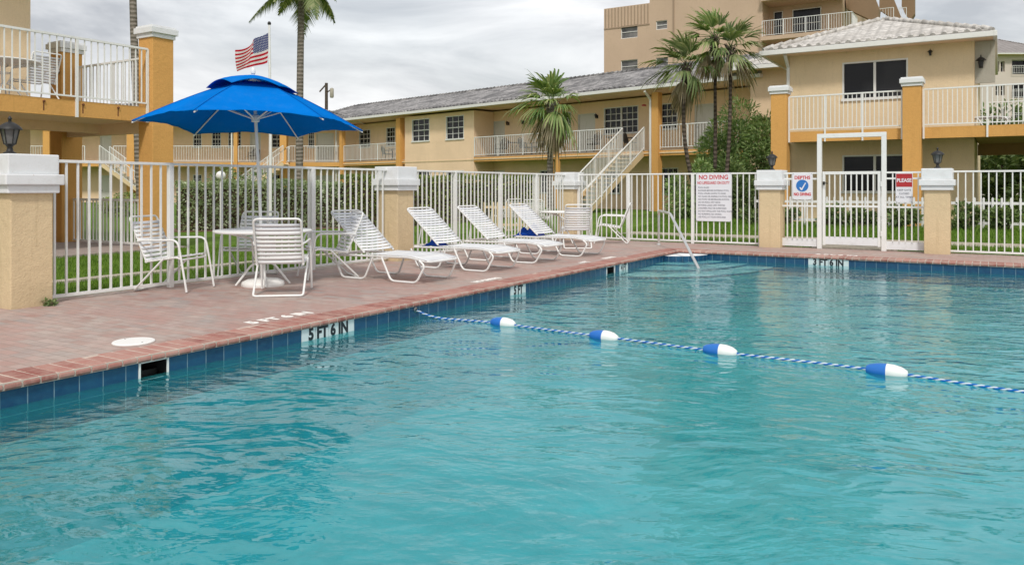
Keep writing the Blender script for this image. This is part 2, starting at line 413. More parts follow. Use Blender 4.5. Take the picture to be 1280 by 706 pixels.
cr = wn('ShaderNodeValToRGB'); e = cr.color_ramp.elements
e[0].position = .38; e[0].color = (3.7, 3.82, 4.1, 1); e[1].position = .61; e[1].color = (7.2, 7.22, 7.3, 1)
nt.links.new(cn.outputs['Fac'], cr.inputs[0])
gap = wn('ShaderNodeValToRGB'); e = gap.color_ramp.elements; e[0].position = .56; e[0].color = (.93,)*3+(1,); e[1].position = .70; e[1].color = (.80,)*3+(1,)
cn2 = wn('ShaderNodeTexNoise'); cn2.inputs['Scale'].default_value = 1.7; cn2.inputs['Detail'].default_value = 5; nt.links.new(mp.outputs[0], cn2.inputs['Vector']); nt.links.new(cn2.outputs['Fac'], gap.inputs[0])
mxn = wn('ShaderNodeMix'); mxn.data_type = 'RGBA'; nt.links.new(gap.outputs[0], mxn.inputs[0]); nt.links.new(sky.outputs[0], mxn.inputs[6]); nt.links.new(cr.outputs[0], mxn.inputs[7])
bg = wn('ShaderNodeBackground'); bg.inputs['Strength'].default_value = .150; nt.links.new(mxn.outputs[2], bg.inputs[0])
wo = wn('ShaderNodeOutputWorld'); nt.links.new(bg.outputs[0], wo.inputs[0])
S.view_settings.view_transform = 'Standard'; S.view_settings.look = 'None'; S.view_settings.exposure = 0
S.cycles.max_bounces = 6; S.cycles.transparent_max_bounces = 12
S.cycles.use_denoising = True

# ------------------------------------------------------------------ ground, deck and pool (all in the pool frame)
WZ = -.164
PU1, PV0 = 12.0, -14.6
def st(name, mb, mat, smooth=False, bevel=0):
    o = mb.build(name, mat, None, smooth, bevel, loc=(OX, OY, 0), rz=RZ); o['kind'] = 'structure'; return o
g = MB(); XL, XR, YN, YF = -3.74, 16.0, -24.0, 2.12
BIG = 900
g.quad((-BIG, -BIG, -.012), (XL, -BIG, -.012), (XL, 2.9, -.012), (-BIG, 2.9, -.012))
g.quad((XR, -BIG, -.012), (BIG, -BIG, -.012), (BIG, 2.9, -.012), (XR, 2.9, -.012))
g.quad((XL, -BIG, -.012), (XR, -BIG, -.012), (XR, YN, -.012), (XL, YN, -.012))
g.quad((XL, YF, -.012), (XR, YF, -.012), (XR, 2.9, -.012), (XL, 2.9, -.012))
pr = [(2.9, -.012), (3.4, .0), (5.4, .02), (7.2, .18), (9.0, .2), (BIG, .2)]
for (a, za), (b, zb) in zip(pr, pr[1:]): g.quad((-BIG, a, za), (BIG, a, za), (BIG, b, zb), (-BIG, b, zb))
st('ground', g, M['lawn'])
d = MB()
d.quad((XL, YN, 0), (-.315, YN, 0), (-.315, YF, 0), (XL, YF, 0))
d.quad((-.315, .315, 0), (XR, .315, 0), (XR, YF, 0), (-.315, YF, 0))
d.quad((PU1+.315, YN, 0), (XR, YN, 0), (XR, .315, 0), (PU1+.315, .315, 0))
d.quad((-.315, YN, 0), (PU1+.315, YN, 0), (PU1+.315, PV0-.315, 0), (-.315, PV0-.315, 0))
st('pool_deck', d, M['paver'])
# deck edge curb where lawn meets the deck
# coping bricks with a bullnose
prof = [(-.315, -.04), (-.315, .008), (.0, .010), (.022, .004), (.034, -.010), (.036, -.026), (.028, -.040), (.012, -.047), (-.02, -.048)]
cp = MB(); mo = MB()
def brick(mb, base, along, outd, w, dz):      # profile swept along "along"; outd points at the water
    vs = []; n = len(prof)
    for k in (0.0, w):
        for (o, z) in prof:
            vs.append((base[0]+along[0]*k+outd[0]*o, base[1]+along[1]*k+outd[1]*o, z+dz))
    fs = [tuple(range(n)), tuple(range(2*n-1, n-1, -1))] + [(i, i+n, (i+1) % n+n, (i+1) % n) for i in range(n)]
    mb.add(vs, fs)
def coping_run(p0, along, outd, L):
    k = 0.0; pitch = .118
    while k < L - .05:
        brick(cp, (p0[0]+along[0]*k, p0[1]+along[1]*k), along, outd, pitch-.013, U(-.0025, .0025)); k += pitch
coping_run((0, PV0), (0, 1), (1, 0), -PV0+.0)
coping_run((0, 0), (1, 0), (0, -1), PU1)
coping_run((PU1, PV0), (0, 1), (-1, 0), -PV0)
coping_run((0, PV0), (1, 0), (0, 1), PU1)
brick(cp, (-.315, 0), (1, 0), (0, -1), .3, 0)
mo.box(-.317, .026, PV0-.31, 0, -.042, .006); mo.box(-.317, PU1+.31, -.026, .317, -.043, .005)
mo.box(PU1-.026, PU1+.317, PV0-.31, 0, -.042, .003); mo.box(0, PU1, PV0-.317, PV0+.026, -.044, .001)
st('pool_coping', cp, M['coping'], bevel=.004); st('coping_mortar', mo, M['mortar'])
# tile band, leaving the two skimmer mouths open on the left side
sk = [(-11.86, -11.62), (-3.46, -3.14)]
tb = MB(); zb = -.40
edges = [PV0] + [x for s_ in sk for x in s_] + [0]
for i in range(0, len(edges), 2): tb.quad((0, edges[i], zb), (0, edges[i+1], zb), (0, edges[i+1], -.043), (0, edges[i], -.043))
for a, b in sk: tb.quad((0, a, zb), (0, b, zb), (0, b, -.19), (0, a, -.19))
tb.quad((0, 0, zb), (PU1, 0, zb), (PU1, 0, -.043), (0, 0, -.043))
tb.quad((PU1, 0, zb), (PU1, PV0, zb), (PU1, PV0, -.043), (PU1, 0, -.043))
tb.quad((PU1, PV0, zb), (0, PV0, zb), (0, PV0, -.043), (PU1, PV0, -.043))
st('waterline_tile', tb, M['tile'])
pb = MB(); DEP = -1.25
pb.quad((0, PV0, DEP), (PU1, PV0, DEP), (PU1, -5, DEP), (0, -5, DEP)); pb.quad((0, -5, DEP), (PU1, -5, DEP), (PU1, 0, -.85), (0, 0, -.85))
for a, b in (((0, PV0), (0, 0)), ((0, 0), (PU1, 0)), ((PU1, 0), (PU1, PV0)), ((PU1, PV0), (0, PV0))):
    pb.quad((a[0], a[1], DEP-.1), (b[0], b[1], DEP-.1), (b[0], b[1], zb), (a[0], a[1], zb))
st('pool_basin', pb, M['plaster'])
wt = MB(); wt.quad((0, PV0, WZ), (PU1, PV0, WZ), (PU1, 0, WZ), (0, 0, WZ)); st('pool_water', wt, M['water'])
# corner entry steps
def quarter(r, z0, z1, rv_=None, n=24):
    rv_ = rv_ or r
    m = MB(); vs = [(0.004, -.004, z1)]
    for k in range(n+1):
        a = PI/2*k/n; vs.append((.004+r*math.sin(a), -.004-rv_*math.cos(a), z1))
    for k in range(n+1):
        a = PI/2*k/n; vs.append((.004+r*math.sin(a), -.004-rv_*math.cos(a), z0))
    fs = [(0, k, k+1) for k in range(1, n+1)]; m.add(vs, fs)
    r_ = MB(); r_.add(vs, [(k, k+n+1, k+n+2, k+1) for k in range(1, n+1)])
    return m, r_
steps = uvroot('pool_steps', 'curved white entry steps under the water in the far corner of the pool', 'steps')
m, r_ = quarter(.62, -.43, -.060, .8); m.build('top_tread', M['step_white'], steps); r_.build('tiled_riser', M['tile'], steps)
for r0, r1_, zt in ((.95, 1.3, -.176), (1.4, 2.1, -.205), (1.9, 2.95, -.24)):
    last = r0 > 1.8; m, r_ = quarter(r0, -1.3 if last else zt-.09, zt, r1_)
    o = m.build('step', M['step_white'], steps); r_.build('riser', M['plaster'] if last else M['tile'], o)  # dark tile colour on submerged risers puts shading between the white treads
    if last: quarter(r0+.004, zt-.03, zt-.002, r1_+.004)[1].build('shade_nosing', M['tile'], o)  # added dark tile edge, its colour shades the rim of the last step
# skimmers
for i, (a, b) in enumerate(sk):
    s_ = uvroot('skimmer', ['black skimmer mouth with pale frame in the pool wall near the white deck lid', 'small dark skimmer mouth in the far stretch of the left pool wall'][i], 'skimmer')
    m = MB(); m.box(-.35, -.01, a, b, -.19, -.185); m.box(-.35, -.34, a, b, -.2, -.045); m.box(-.35, -.01, a-.004, a+.004, -.2, -.045); m.box(-.35, -.01, b-.004, b+.004, -.2, -.045)
    m.build('throat', M['rubber'], s_)
    m = MB(); m.bar((.004, a, -.19), (.004, a, -.047), .012, .014); m.bar((.004, b, -.19), (.004, b, -.047), .012, .014); m.bar((.004, a, -.050), (.004, b, -.050), .012, .010)
    m.build('frame', M['white_plastic'], s_)
    m = MB(); m.box(-.12, -.11, a+.02, b-.02, -.19, -.14); m.build('weir_flap', M['dark'], s_)
# deck lid
lid = uvroot('deck_hatch', 'round white plastic hatch cover set in the deck beside the pool', 'hatch')
lid.location = (-3.155, 6.57, 0)
m = MB(); m.lathe([(.165, .001), (.165, .010), (.158, .015), (.05, .017), (.02, .017)], 36); m.build('cover', M['white_plastic'], lid, bevel=.001)
for sx in (-1, 1): MB().lathe([(.007, .012), (.007, .0178)], 10, (sx*.12, 0, 0)).build('screw', M['steel_dull'], lid)

def text(name, body, size, mat, parent, loc, rot, ext=.002, align='CENTER', bold=0.0, sx=1.0):
    c = bpy.data.curves.new(name, 'FONT'); c.body = body; c.size = size; c.extrude = ext; c.align_x = align; c.align_y = 'CENTER'; c.offset = bold; c.resolution_u = 3
    c.materials.append(mat)
    o = bpy.data.objects.new(name, c); COL.objects.link(o); o.parent = parent; o.location = loc; o.rotation_euler = rot; o.scale = (sx, 1, 1); return o
# depth marker tiles
def marker(side, p0, p1, body, label):
    r = uvroot('depth_marker', label, 'depth marker')
    c = (p0+p1)/2; m = MB()
    n = max(1, round((p1-p0)/.176)); wdt = (p1-p0)/n
    for k in range(n):
        a = p0+k*wdt+.003; b = p0+(k+1)*wdt-.003
        if side == 'L': m.box(-.01, .006, a, b, -.215, -.046)
        else: m.box(a, b, -.006, .01, -.215, -.046)
    m.build('tile_face', M['tile_white'], r, bevel=.001)
    if side == 'L': text('lettering', body, .155, M['black_paint'], r, (.007, c, -.112), (R(90), 0, R(90)), .0015, bold=.007, sx=.88 if n > 3 else .8)
    else: text('lettering', body, .155, M['black_paint'], r, (c, -.007, -.112), (R(90), 0, 0), .0015, bold=.007, sx=.88)
marker('L', -10.22, -9.51, '5 FT 6 IN', 'large white depth tile reading 5 FT 6 IN on the left pool wall')
marker('L', -6.5, -6.1, '5 FT', 'white depth tile reading 5 FT halfway along the left pool wall')
marker('L', -2.94, -2.58, '4 FT', 'small white depth tile reading 4 FT beside the far skimmer')
marker('F', 2.53, 3.24, '3 FT 6 IN', 'white depth tile reading 3 FT 6 IN on the far pool wall below the gate')
def stencil(p, rot, body, size, label, sx=1.0):
    r = empty('deck_stencil', W(p[0], p[1], .003), RZ+rot, label, 'deck marking')
    text('lettering', body, size, M['road_paint'], r, (0, 0, 0), (0, 0, 0), .0012, bold=.009, sx=sx); return r
stencil((-.47, -10.05), R(90), '5 FT 6 IN', .20, 'white painted depth numbers on the deck above the large 5 FT 6 IN tile')
stencil((-.47, -6.35), R(90), 'NO DIVING', .15, 'white painted NO DIVING words on the deck near the 5 FT tile', .8)
stencil((-.47, -3.35), R(90), '4 FT', .17, 'nearer of two white painted marks on the deck by the far skimmer')
stencil((-.47, -2.35), R(90), 'NO DIVING', .15, 'farther white painted mark on the deck by the far skimmer', .6)
stencil((2.95, .43), 0, '3 FT 6 IN', .19, 'white painted depth numbers on the deck in front of the gate')
# handrail
hr = uvroot('pool_handrail', 'bent stainless steel handrail over the corner pool steps', 'handrail')
pa = Vector((-.85, 1.1, 0)); pb_ = Vector((1.14, -1.9, 0)); dd = pb_-pa
pts = fillet([pa+Vector((0, 0, .0)), pa+Vector((0, 0, .76)), pa+dd*.30+Vector((0, 0, .74)), pb_+Vector((0, 0, -.30))], .12, 7)
MB().tube(pts, .028, 12).build('rail', M['steel'], hr, True)
MB().lathe([(.055, 0), (.055, .012), (.03, .03), (.026, .032)], 16, tuple(pa)).build('flange', M['steel'], hr, True)

# rope with floats
RP = [(-1.09, 8.86, -.085), (-.80, 8.72, -.158), (-.093, 8.34, -.150), (.886, 7.59, -.150), (1.83, 6.93, -.150), (2.93, 6.16, -.150), (3.62, 5.62, -.156), (5.2, 4.4, -.156)]
EXT = W(PU1, -12.5, -.09)
RP = [Vector(p) for p in RP] + [Vector((EXT.x, EXT.y, -.10))]
def catmull(P, n=10):
    out = []
    Q = [P[0]] + P + [P[-1]]
    for i in range(1, len(Q)-2):
        for k in range(n):
            t = k/n; a, b, c, d_ = Q[i-1], Q[i], Q[i+1], Q[i+2]
            out.append(.5*((2*b)+(c-a)*t+(2*a-5*b+4*c-d_)*t*t+(-a+3*b-3*c+d_)*t**3))
    out.append(P[-1]); return out
path = catmull(RP, 14)
path[0] = RP[0]
# resample and twist: three strands white, one pair blue
def resample(P, step):
    out = [P[0]]; acc = 0
    for a, b in zip(P, P[1:]):
        L = (b-a).length; k = step-acc
        while k < L: out.append(a.lerp(b, k/L)); k += step
        acc = (acc + L) % step if L else acc
    return out
rs = resample(path, .016)
rope = tag(empty('lane_rope', RP[0]), 'twisted blue and white safety rope floating across the pool', 'rope')
def strand(ph, mat):
    pts = []
    for i, p in enumerate(rs):
        d_ = (rs[min(i+1, len(rs)-1)]-rs[max(i-1, 0)]).normalized(); a = d_.cross(Vector((0, 0, 1))).normalized(); b = a.cross(d_)
        th = ph + i*.016/.085*2*PI
        z = .004*math.sin(i*.016*3.1)
        pts.append(p - RP[0] + a*math.cos(th)*.0058 + b*(math.sin(th)*.0058) + Vector((0, 0, z)))
    MB().tube(pts, .0064, 6).build('strand', mat, rope, True)
M['rope_blue'] = fabric('blue_rope', (.01, .14, .55), (.02, .18, .6)); M['rope_white'] = fabric('white_rope', (.62, .70, .78), (.75, .8, .85))
strand(0, M['rope_blue']); strand(PI, M['rope_white'])
an = uvroot('rope_anchor', 'small metal cup anchor holding the rope to the pool wall', 'anchor'); v_ = vL(519, 0)
m = MB(); m.lathe([(.03, -.002), (.03, .006), (.012, .012), (.010, .03)], 14); o = m.build('cup', M['steel_dull'], an, True); o.location = (0, v_, -.085); o.rotation_euler = (0, R(90), 0)
fl0 = tag(empty('rope_float'), 'float', 'float', 'blue and white floats threaded on the rope')
M['float_blue'] = paint('blue_float', (.015, .15, .52), .38, .2); M['float_white'] = paint('white_float', (.78, .78, .75), .38, .24)
m = MB(); m.lathe([(.010, -.150), (.030, -.148), (.045, -.12), (.057, -.07), (.062, -.0)], 24); o = m.build('blue_half', M['float_blue'], fl0, True); o.rotation_euler = (0, R(90), 0)
m = MB(); m.lathe([(.062, .0), (.060, .05), (.048, .105), (.026, .145), (.010, .150)], 24); o = m.build('white_half', M['float_white'], fl0, True); o.rotation_euler = (0, R(90), 0)
fls = ['smallest and farthest float, nearest the pool wall', 'second blue and white float from the pool wall', 'third float from the pool wall', 'largest and nearest float, at the right']
for i in range(4):
    p = RP[2+i]; q = RP[3+i]-RP[1+i]
    o = put(fl0, i == 0, p + Vector((0, 0, .004)), math.atan2(q.y, q.x), ('blue and white float on the rope, ' + fls[i]) if i not in (1,) else fls[i]+' on the rope')

# ------------------------------------------------------------------ pillars, lanterns, fence, gate, signs
def ulocal(name, u, v, label, cat, group=None, z=0.0, extra=0.0): return empty(name, W(u, v, z), RZ+extra, label, cat, group)
def make_pillar():
    r = empty('fence_pillar', label='p', cat='pillar', group='stucco pillars of the pool fence')
    h = .22
    MB().box(-h, h, -h, h, -.03, 1.24).build('shaft', M['tan2'], r, bevel=.012)
    c = MB(); c.box(-h-.05, h+.05, -h-.05, h+.05, 1.225, 1.315); c.box(-h-.085, h+.085, -h-.085, h+.085, 1.313, 1.43); c.box(-h-.045, h+.045, -h-.045, h+.045, 1.428, 1.645)
    c.build('cap', M['cap'], r, bevel=.012); return r
FU, FV = -3.5, 1.9
P = [(FU, vL(27, FU), 'nearest tan stucco pillar with white cap, cut by the left edge'),
     (FU, vL(495, FU), 'tan stucco pillar with white cap behind the second lounger'),
     (FU, FV, 'tan stucco pillar with white cap in front of the stairs, behind the far lounger'),
     (uA(965, FV), FV, 'tan stucco pillar with white cap left of the gate'),
     (uA(1172, FV), FV, 'tan stucco pillar with white cap right of the gate'),
     (uA(1172, FV)+5.6, FV, 'tan stucco pillar at the right end of the fence')]
pp = make_pillar()
for i, (u, v, lb) in enumerate(P[:5]): put(pp, i == 0, W(u, v), RZ, lb)
def make_lantern():
    r = empty('pillar_lantern', label='l', cat='lantern', group='black lanterns standing on the pillars')
    b = MB(); b.lathe([(.055, 0), (.055, .015), (.03, .03), (.022, .07), (.035, .09), (.05, .10)], 12)
    b.build('base', M['dark'], r, True)
    c = MB()
    for k in range(6):
        a = k*PI/3; c.tube([(.048*math.cos(a), .048*math.sin(a), .10), (.078*math.cos(a), .078*math.sin(a), .25)], .005, 5)
    c.lathe([(.052, .098), (.052, .104)], 12); c.build('cage', M['dark'], r)
    g_ = MB(); g_.lathe([(.046, .104), (.073, .25)], 6); g_.build('glass', M['glass_pale'], r)
    b_ = MB(); b_.lathe([(.012, .104), (.014, .16), (.010, .2)], 8); b_.build('candle', M['globe'], r, True)
    t = MB(); t.lathe([(.105, .248), (.10, .262), (.07, .295), (.03, .32), (.015, .325), (.012, .345), (.020, .355), (.004, .385)], 12); t.build('roof', M['dark'], r, True)
    return r
lp = make_lantern()
for i, (k, lb, du) in enumerate([(0, 'black glass lantern on the nearest pillar at the left edge', -.10), (3, 'black lantern on the pillar left of the gate', 0), (4, 'black lantern on the pillar right of the gate', 0)]):
    put(lp, i == 0, W(P[k][0], P[k][1]+(-.12 if k == 0 else 0), 1.645), RZ, lb).scale = (1.15, 1.15, 1.08)

def fence(name, a, b, label, posts=(), ph=1.58, spacing=.13, mid=False, group='white metal fence panels around the pool'):
    A = W(*a); B = W(*b); L = (B-A).length; ang = math.atan2(B.y-A.y, B.x-A.x)
    r = empty(name, A, ang, label, 'fence', group)
    m = MB(); n = int(L/spacing); sp = L/n
    for k in range(1, n):
        x = k*sp
        if any(abs(x-p) < .05 for p in posts): continue
        m.box(x-.0105, x+.0105, -.0105, .0105, .05, ph-.01)
    m.build('pickets', M['metal'], r)
    MB().box(0, L, -.024, .024, ph-.012, ph+.022).build('top_rail', M['metal'], r, bevel=.004)
    MB().box(0, L, -.018, .018, .04, .075).build('bottom_rail', M['metal'], r)
    for p in posts: MB().box(p-.032, p+.032, -.032, .032, 0, ph+.012).build('post', M['metal'], r, bevel=.004)
    return r
v0, v1, v2 = P[0][1], P[1][1], FV
pv = vL(213, FU)
fence('pool_fence', (FU, v0+.22), (FU, v1-.22), 'long white picket railing behind the umbrella table between the two nearest pillars', posts=(pv-v0-.22, vL(390, FU)-v0-.22, .05))
L2 = v2-v1-.44
fence('pool_fence', (FU, v1+.22), (FU, v2-.22), 'white picket railing behind the loungers with several wide posts', posts=(vL(569, FU)-v1-.22, vL(625, FU)-v1-.22, vL(670, FU)-v1-.22))
ue = P[3][0]-.22
fence('pool_fence', (FU+.22, FV), (ue, FV), 'white picket railing at the far side carrying the large rules sign', posts=(uA(786, FV)-FU-.22, uA(866, FV)-FU-.22, .04, ue-FU-.22-.03))
g0, g1 = uA(1024.5, FV), uA(1105, FV)
ur = P[4][0]-.22
def sidepanel(a, b, label):
    r = empty('fence_side_panel', W(a, FV), RZ, label, 'fence', 'narrow fence panels beside the gate')
    L = b-a; m = MB(); n = int(L/.1)
    for k in range(1, n): m.box(k*L/n-.012, k*L/n+.012, -.012, .012, .15, 1.56)
    m.build('pickets', M['metal'], r)
    for q_ in ((.022, 1.56, 1.595), (.016, 1.44, 1.475), (.018, .87, .905)): MB().box(0, L, -q_[0], q_[0], q_[1], q_[2]).build('rail', M['metal'], r)
    MB().box(0, L, -.012, .012, .04, .2).build('kick_plate', M['cap'], r)
sidepanel(P[3][0]+.22, g0-.045, 'narrow white fence panel left of the gate, carrying the blue circle sign')
sidepanel(g1+.045, ur, 'narrow white fence panel right of the gate, carrying the red sign')
fence('pool_fence', (P[4][0]+.22, FV), (P[4][0]+5.4, FV), 'white picket railing right of the gate, running out of the right edge', posts=(1.25, 2.6, 4.0), spacing=.125)
gt = empty('pool_gate', W(g0, FV), RZ, 'white metal pool gate under a tall square arch frame', 'gate'); GL = g1-g0
m = MB(); m.box(-.045, .045, -.045, .045, 0, 2.30); m.box(GL-.045, GL+.045, -.045, .045, 0, 2.30); m.box(-.045, GL+.045, -.044, .044, 2.30, 2.39); m.build('arch_frame', M['metal'], gt, bevel=.006)
m = MB(); a, b = .06, GL-.06
m.box(a, a+.055, -.02, .02, .08, 1.60); m.box(b-.055, b, -.02, .02, .08, 1.60); m.box(a, b, -.021, .021, 1.545, 1.605); m.box(a+.055, b-.055, -.019, .019, .87, .91)
m.build('leaf_frame', M['metal'], gt, bevel=.004)
m = MB(); n = 10
for k in range(1, n): x = a+.03+(b-a-.06)*k/n; m.box(x-.012, x+.012, -.012, .012, .24, 1.55)
m.build('pickets', M['metal'], gt)
MB().box(a+.055, b-.055, -.012, .012, .10, .26).build('kick_plate', M['cap'], gt)
m = MB(); m.box(a+.01, a+.05, -.05, -.02, 1.33, 1.40); m.tube([(a+.03, -.03, 1.37), (a+.03, -.09, 1.37), (a+.12, -.09, 1.36)], .009, 8); m.build('latch', M['dark'], gt)
m = MB()
for z in (.3, 1.3): m.lathe([(.018, 0), (.018, .1)], 10, (b+.012, -.03, z))
m.build('hinge', M['metal'], gt)

def sign(name, px0, px1, z0, z1, label, yoff=-.03):
    a, b = uA(px0, FV+yoff), uA(px1, FV+yoff)
    r = empty(name, W((a+b)/2, FV+yoff, (z0+z1)/2), RZ, label, 'sign'); w = (b-a)/2; h = (z1-z0)/2
    MB().box(-w, w, -.004, .004, -h, h).build('board', M['sign_white'], r, bevel=.002)
    m = MB()
    for sx in (-1, 1):
        for sz in (-1, 1): m.lathe([(.006, 0), (.006, .004)], 8, (0, 0, 0)); 
    m = MB()
    for sx in (-1, 1):
        for sz in (-1, 1): m.box(sx*(w-.02)-.006, sx*(w-.02)+.006, -.007, -.003, sz*(h-.015)-.006, sz*(h-.015)+.006)
    m.build('screw', M['steel_dull'], r)
    return r, w, h
RT = (R(90), 0, 0)
r, w, h = sign('rules_sign', 870, 914, .52, 1.60, 'large white board with red NO DIVING heading and lines of small print')
text('heading', 'NO DIVING', .135, M['red_text'], r, (0, -.0055, h-.10), RT, .0008, bold=.003, sx=.95)
text('heading', 'NO LIFEGUARD ON DUTY', .088, M['red_text'], r, (0, -.0055, h-.225), RT, .0008, bold=.002, sx=.70)
body = ['POOL RULES', 'SHOWER BEFORE ENTERING POOL', 'POOL HOURS DAWN TO DUSK', 'NO GLASS OR ANIMALS IN POOL AREA', 'NO FOOD OR BEVERAGES IN POOL', 'OR ON POOL WET DECK', 'BATHING LOAD LIMIT POSTED', 'CHILDREN MUST BE SUPERVISED', 'DO NOT SWALLOW THE POOL WATER', 'NO RUNNING NO DIVING', 'USE POOL AT YOUR OWN RISK']
for i, t_ in enumerate(body): text('small_print', t_, .052, M['ink'], r, (-w+.05, -.0055, h-.33-i*.066), RT, .0006, 'LEFT', sx=.85)
r, w, h = sign('no_diving_sign', 990.5, 1015.5, 1.02, 1.58, 'white sign with blue round emblem between red words, left of the gate')
text('heading', 'DEPTHS', .10, M['red_text'], r, (0, -.0055, h-.10), RT, .0008, bold=.003, sx=.9)
text('heading', 'NO DIVING', .085, M['red_text'], r, (0, -.0055, -h+.11), RT, .0008, bold=.004, sx=.78)
o = MB().lathe([(.125, 0), (.125, .003)], 32).build('emblem', M['blue_text'], r); o.rotation_euler = RT; o.location = (0, -.0045, .015); 
m = MB(); m.prism([(-.06, -.02), (-.03, -.02), (-.015, -.045), (.055, .075), (.08, .075), (-.005, -.085), (-.03, -.075)], -.011, -.009); m.build('figure', M['sign_white'], r)
r, w, h = sign('gate_sign', 1119.5, 1141, .98, 1.56, 'sign with red upper panel reading PLEASE and white lower panel, right of the gate')
MB().box(-w+.01, w-.01, -.007, -.0045, .02, h-.01).build('red_panel', M['red'], r)
text('heading', 'PLEASE', .10, M['sign_white'], r, (0, -.0085, h/2), RT, .0008, bold=.003, sx=.85)
for i, t_ in enumerate(['KEEP GATE', 'CLOSED', 'AT ALL TIMES']): text('small_print', t_, .05, M['ink'], r, (0, -.0055, -.045-i*.07), RT, .0006)

# ------------------------------------------------------------------ patio furniture
def make_chair(name='strap_chair', grp='white strap chairs around the poolside tables'):
    r = empty(name, label='c', cat='chair', group=grp); w = .27
    fr = MB()
    fr.tube(fillet([(-w, -.19, .36), (-w, -.43, .92), (w, -.43, .92), (w, -.19, .36)], .055), .0135, 8)
    fr.build('back_frame', M['metal'], r, True)
    fr = MB(); fr.tube(fillet([(-w, -.21, .37), (-w, .22, .43), (-w, .29, .40), (w, .29, .40), (w, .22, .43), (w, -.21, .37)], .05), .0125, 8); fr.build('seat_frame', M['metal'], r, True)
    for s in (-1, 1):
        x = s*(w+.035)
        MB().tube(fillet([(x-s*.03, -.315, .62), (x, -.22, .635), (x, .25, .645), (x, .30, .40), (x, .37, .013)], .09), .0135, 8).build('arm_and_front_leg', M['metal'], r, True)
    MB().tube(fillet([(-w-.022, .06, .42), (-w-.016, -.36, .014), (w+.016, -.36, .014), (w+.022, .06, .42)], .035), .0135, 8).build('rear_leg_sled', M['metal'], r, True)
    st_ = MB()
    for k in range(10):
        t = .05 + k*.089; y = -.19-.24*t; z = .36+.56*t; d_ = Vector((0, -.24, .56)).normalized()
        c = Vector((0, y, z)); n_ = Vector((0, .56, .24)).normalized()
        sag = -.008
        for s in (0,):
            a = c - d_*.021; b = c + d_*.021
            for q in range(4):
                x0 = -w-.012+(2*w+.024)*q/4; x1 = -w-.012+(2*w+.024)*(q+1)/4
                e0 = sag*(1-(abs(q-2)/2)**2); e1 = sag*(1-(abs(q+1-2)/2)**2)
                st_.add([Vector((x0, 0, 0))+a+n_*(.014+e0), Vector((x1, 0, 0))+a+n_*(.014+e1), Vector((x1, 0, 0))+b+n_*(.014+e1), Vector((x0, 0, 0))+b+n_*(.014+e0)], [(0, 1, 2, 3)])
    weld(st_); o = st_.build('back_straps', M['strap'], r, True); sol(o)
    st_ = MB()
    for k in range(8):
        y = -.15+k*.058; z = .375+.055*(k/7)
        for q in range(4):
            x0 = -w-.012+(2*w+.024)*q/4; x1 = -w-.012+(2*w+.024)*(q+1)/4
            e0 = -.010*(1-(abs(q-2)/2)**2); e1 = -.010*(1-(abs(q+1-2)/2)**2)
            st_.add([(x0, y-.019, z+.016+e0), (x1, y-.019, z+.016+e1), (x1, y+.019, z+.016+e1), (x0, y+.019, z+.016+e0)], [(0, 1, 2, 3)])
    weld(st_); o = st_.build('seat_straps', M['strap'], r, True); sol(o)
    return r
def weld(m):
    key = {}; nv = []; mp_ = {}
    for i, p in enumerate(m.v):
        k = tuple(round(c, 5) for c in p)
        if k not in key: key[k] = len(nv); nv.append(p)
        mp_[i] = key[k]
    m.v = nv; m.f = [tuple(mp_[i] for i in f) for f in m.f]
def sol(o, t=.006):
    s_ = o.modifiers.new('thick', 'SOLIDIFY'); s_.thickness = t; s_.offset = 0
ch = make_chair()
CH = [(-2.80, 9.62, R(8), 'white strap chair seen from behind, in front of the umbrella table'),
      (-4.27, 9.95, R(-100), 'white strap chair seen from the side, left of the umbrella table'),
      (-3.78, 11.35, R(176), 'white strap chair on the fence side of the umbrella table, facing the pool'),
      (-2.62, 11.25, R(118), 'white strap chair right of the umbrella table, next to the nearest lounger'),
      (1.36, 16.75, R(2), 'white strap chair seen from behind at the far table'),
      (2.28, 18.0, R(78), 'white strap chair at the far table turned side-on by the fence')]
for i, (x, y, a, lb) in enumerate(CH): put(ch, i == 0, (x, y, 0), a, lb)
def make_table(name):
    r = empty(name, label='t', cat='table', group='round white patio tables')
    t = MB(); t.lathe([(.60, .700), (.62, .705), (.625, .72), (.615, .732), (.30, .736), (.03, .736)], 40); t.build('top', M['white_plastic'], r, True)
    t = MB()
    for k in range(4):
        a = k*PI/2+.4; c_, s_ = math.cos(a), math.sin(a)
        t.tube(fillet([(.06*c_, .06*s_, .30), (.13*c_, .13*s_, .42), (.13*c_, .13*s_, .62), (.45*c_, .45*s_, .695)], .08), .014, 8)
    t.tube([(.13*math.cos(a_), .13*math.sin(a_), .50) for a_ in [k*PI/10 for k in range(20)]], .010, 6, closed=True)
    t.build('pedestal', M['metal'], r, True)
    for k in range(4):
        a = k*PI/2+.4; c_, s_ = math.cos(a), math.sin(a)
        MB().tube(fillet([(.05*c_, .05*s_, .30), (.14*c_, .14*s_, .28), (.34*c_, .34*s_, .014)], .06), .014, 8).build('leg', M['metal'], r, True)
    return r
tb_ = make_table('patio_table')
put(tb_, True, (-3.27, 10.35, 0), 0, 'round white table under the blue umbrella')
put(tb_, False, (1.18, 18.0, 0), .3, 'round white table without umbrella near the far pillar').scale = (.88, .88, 1)
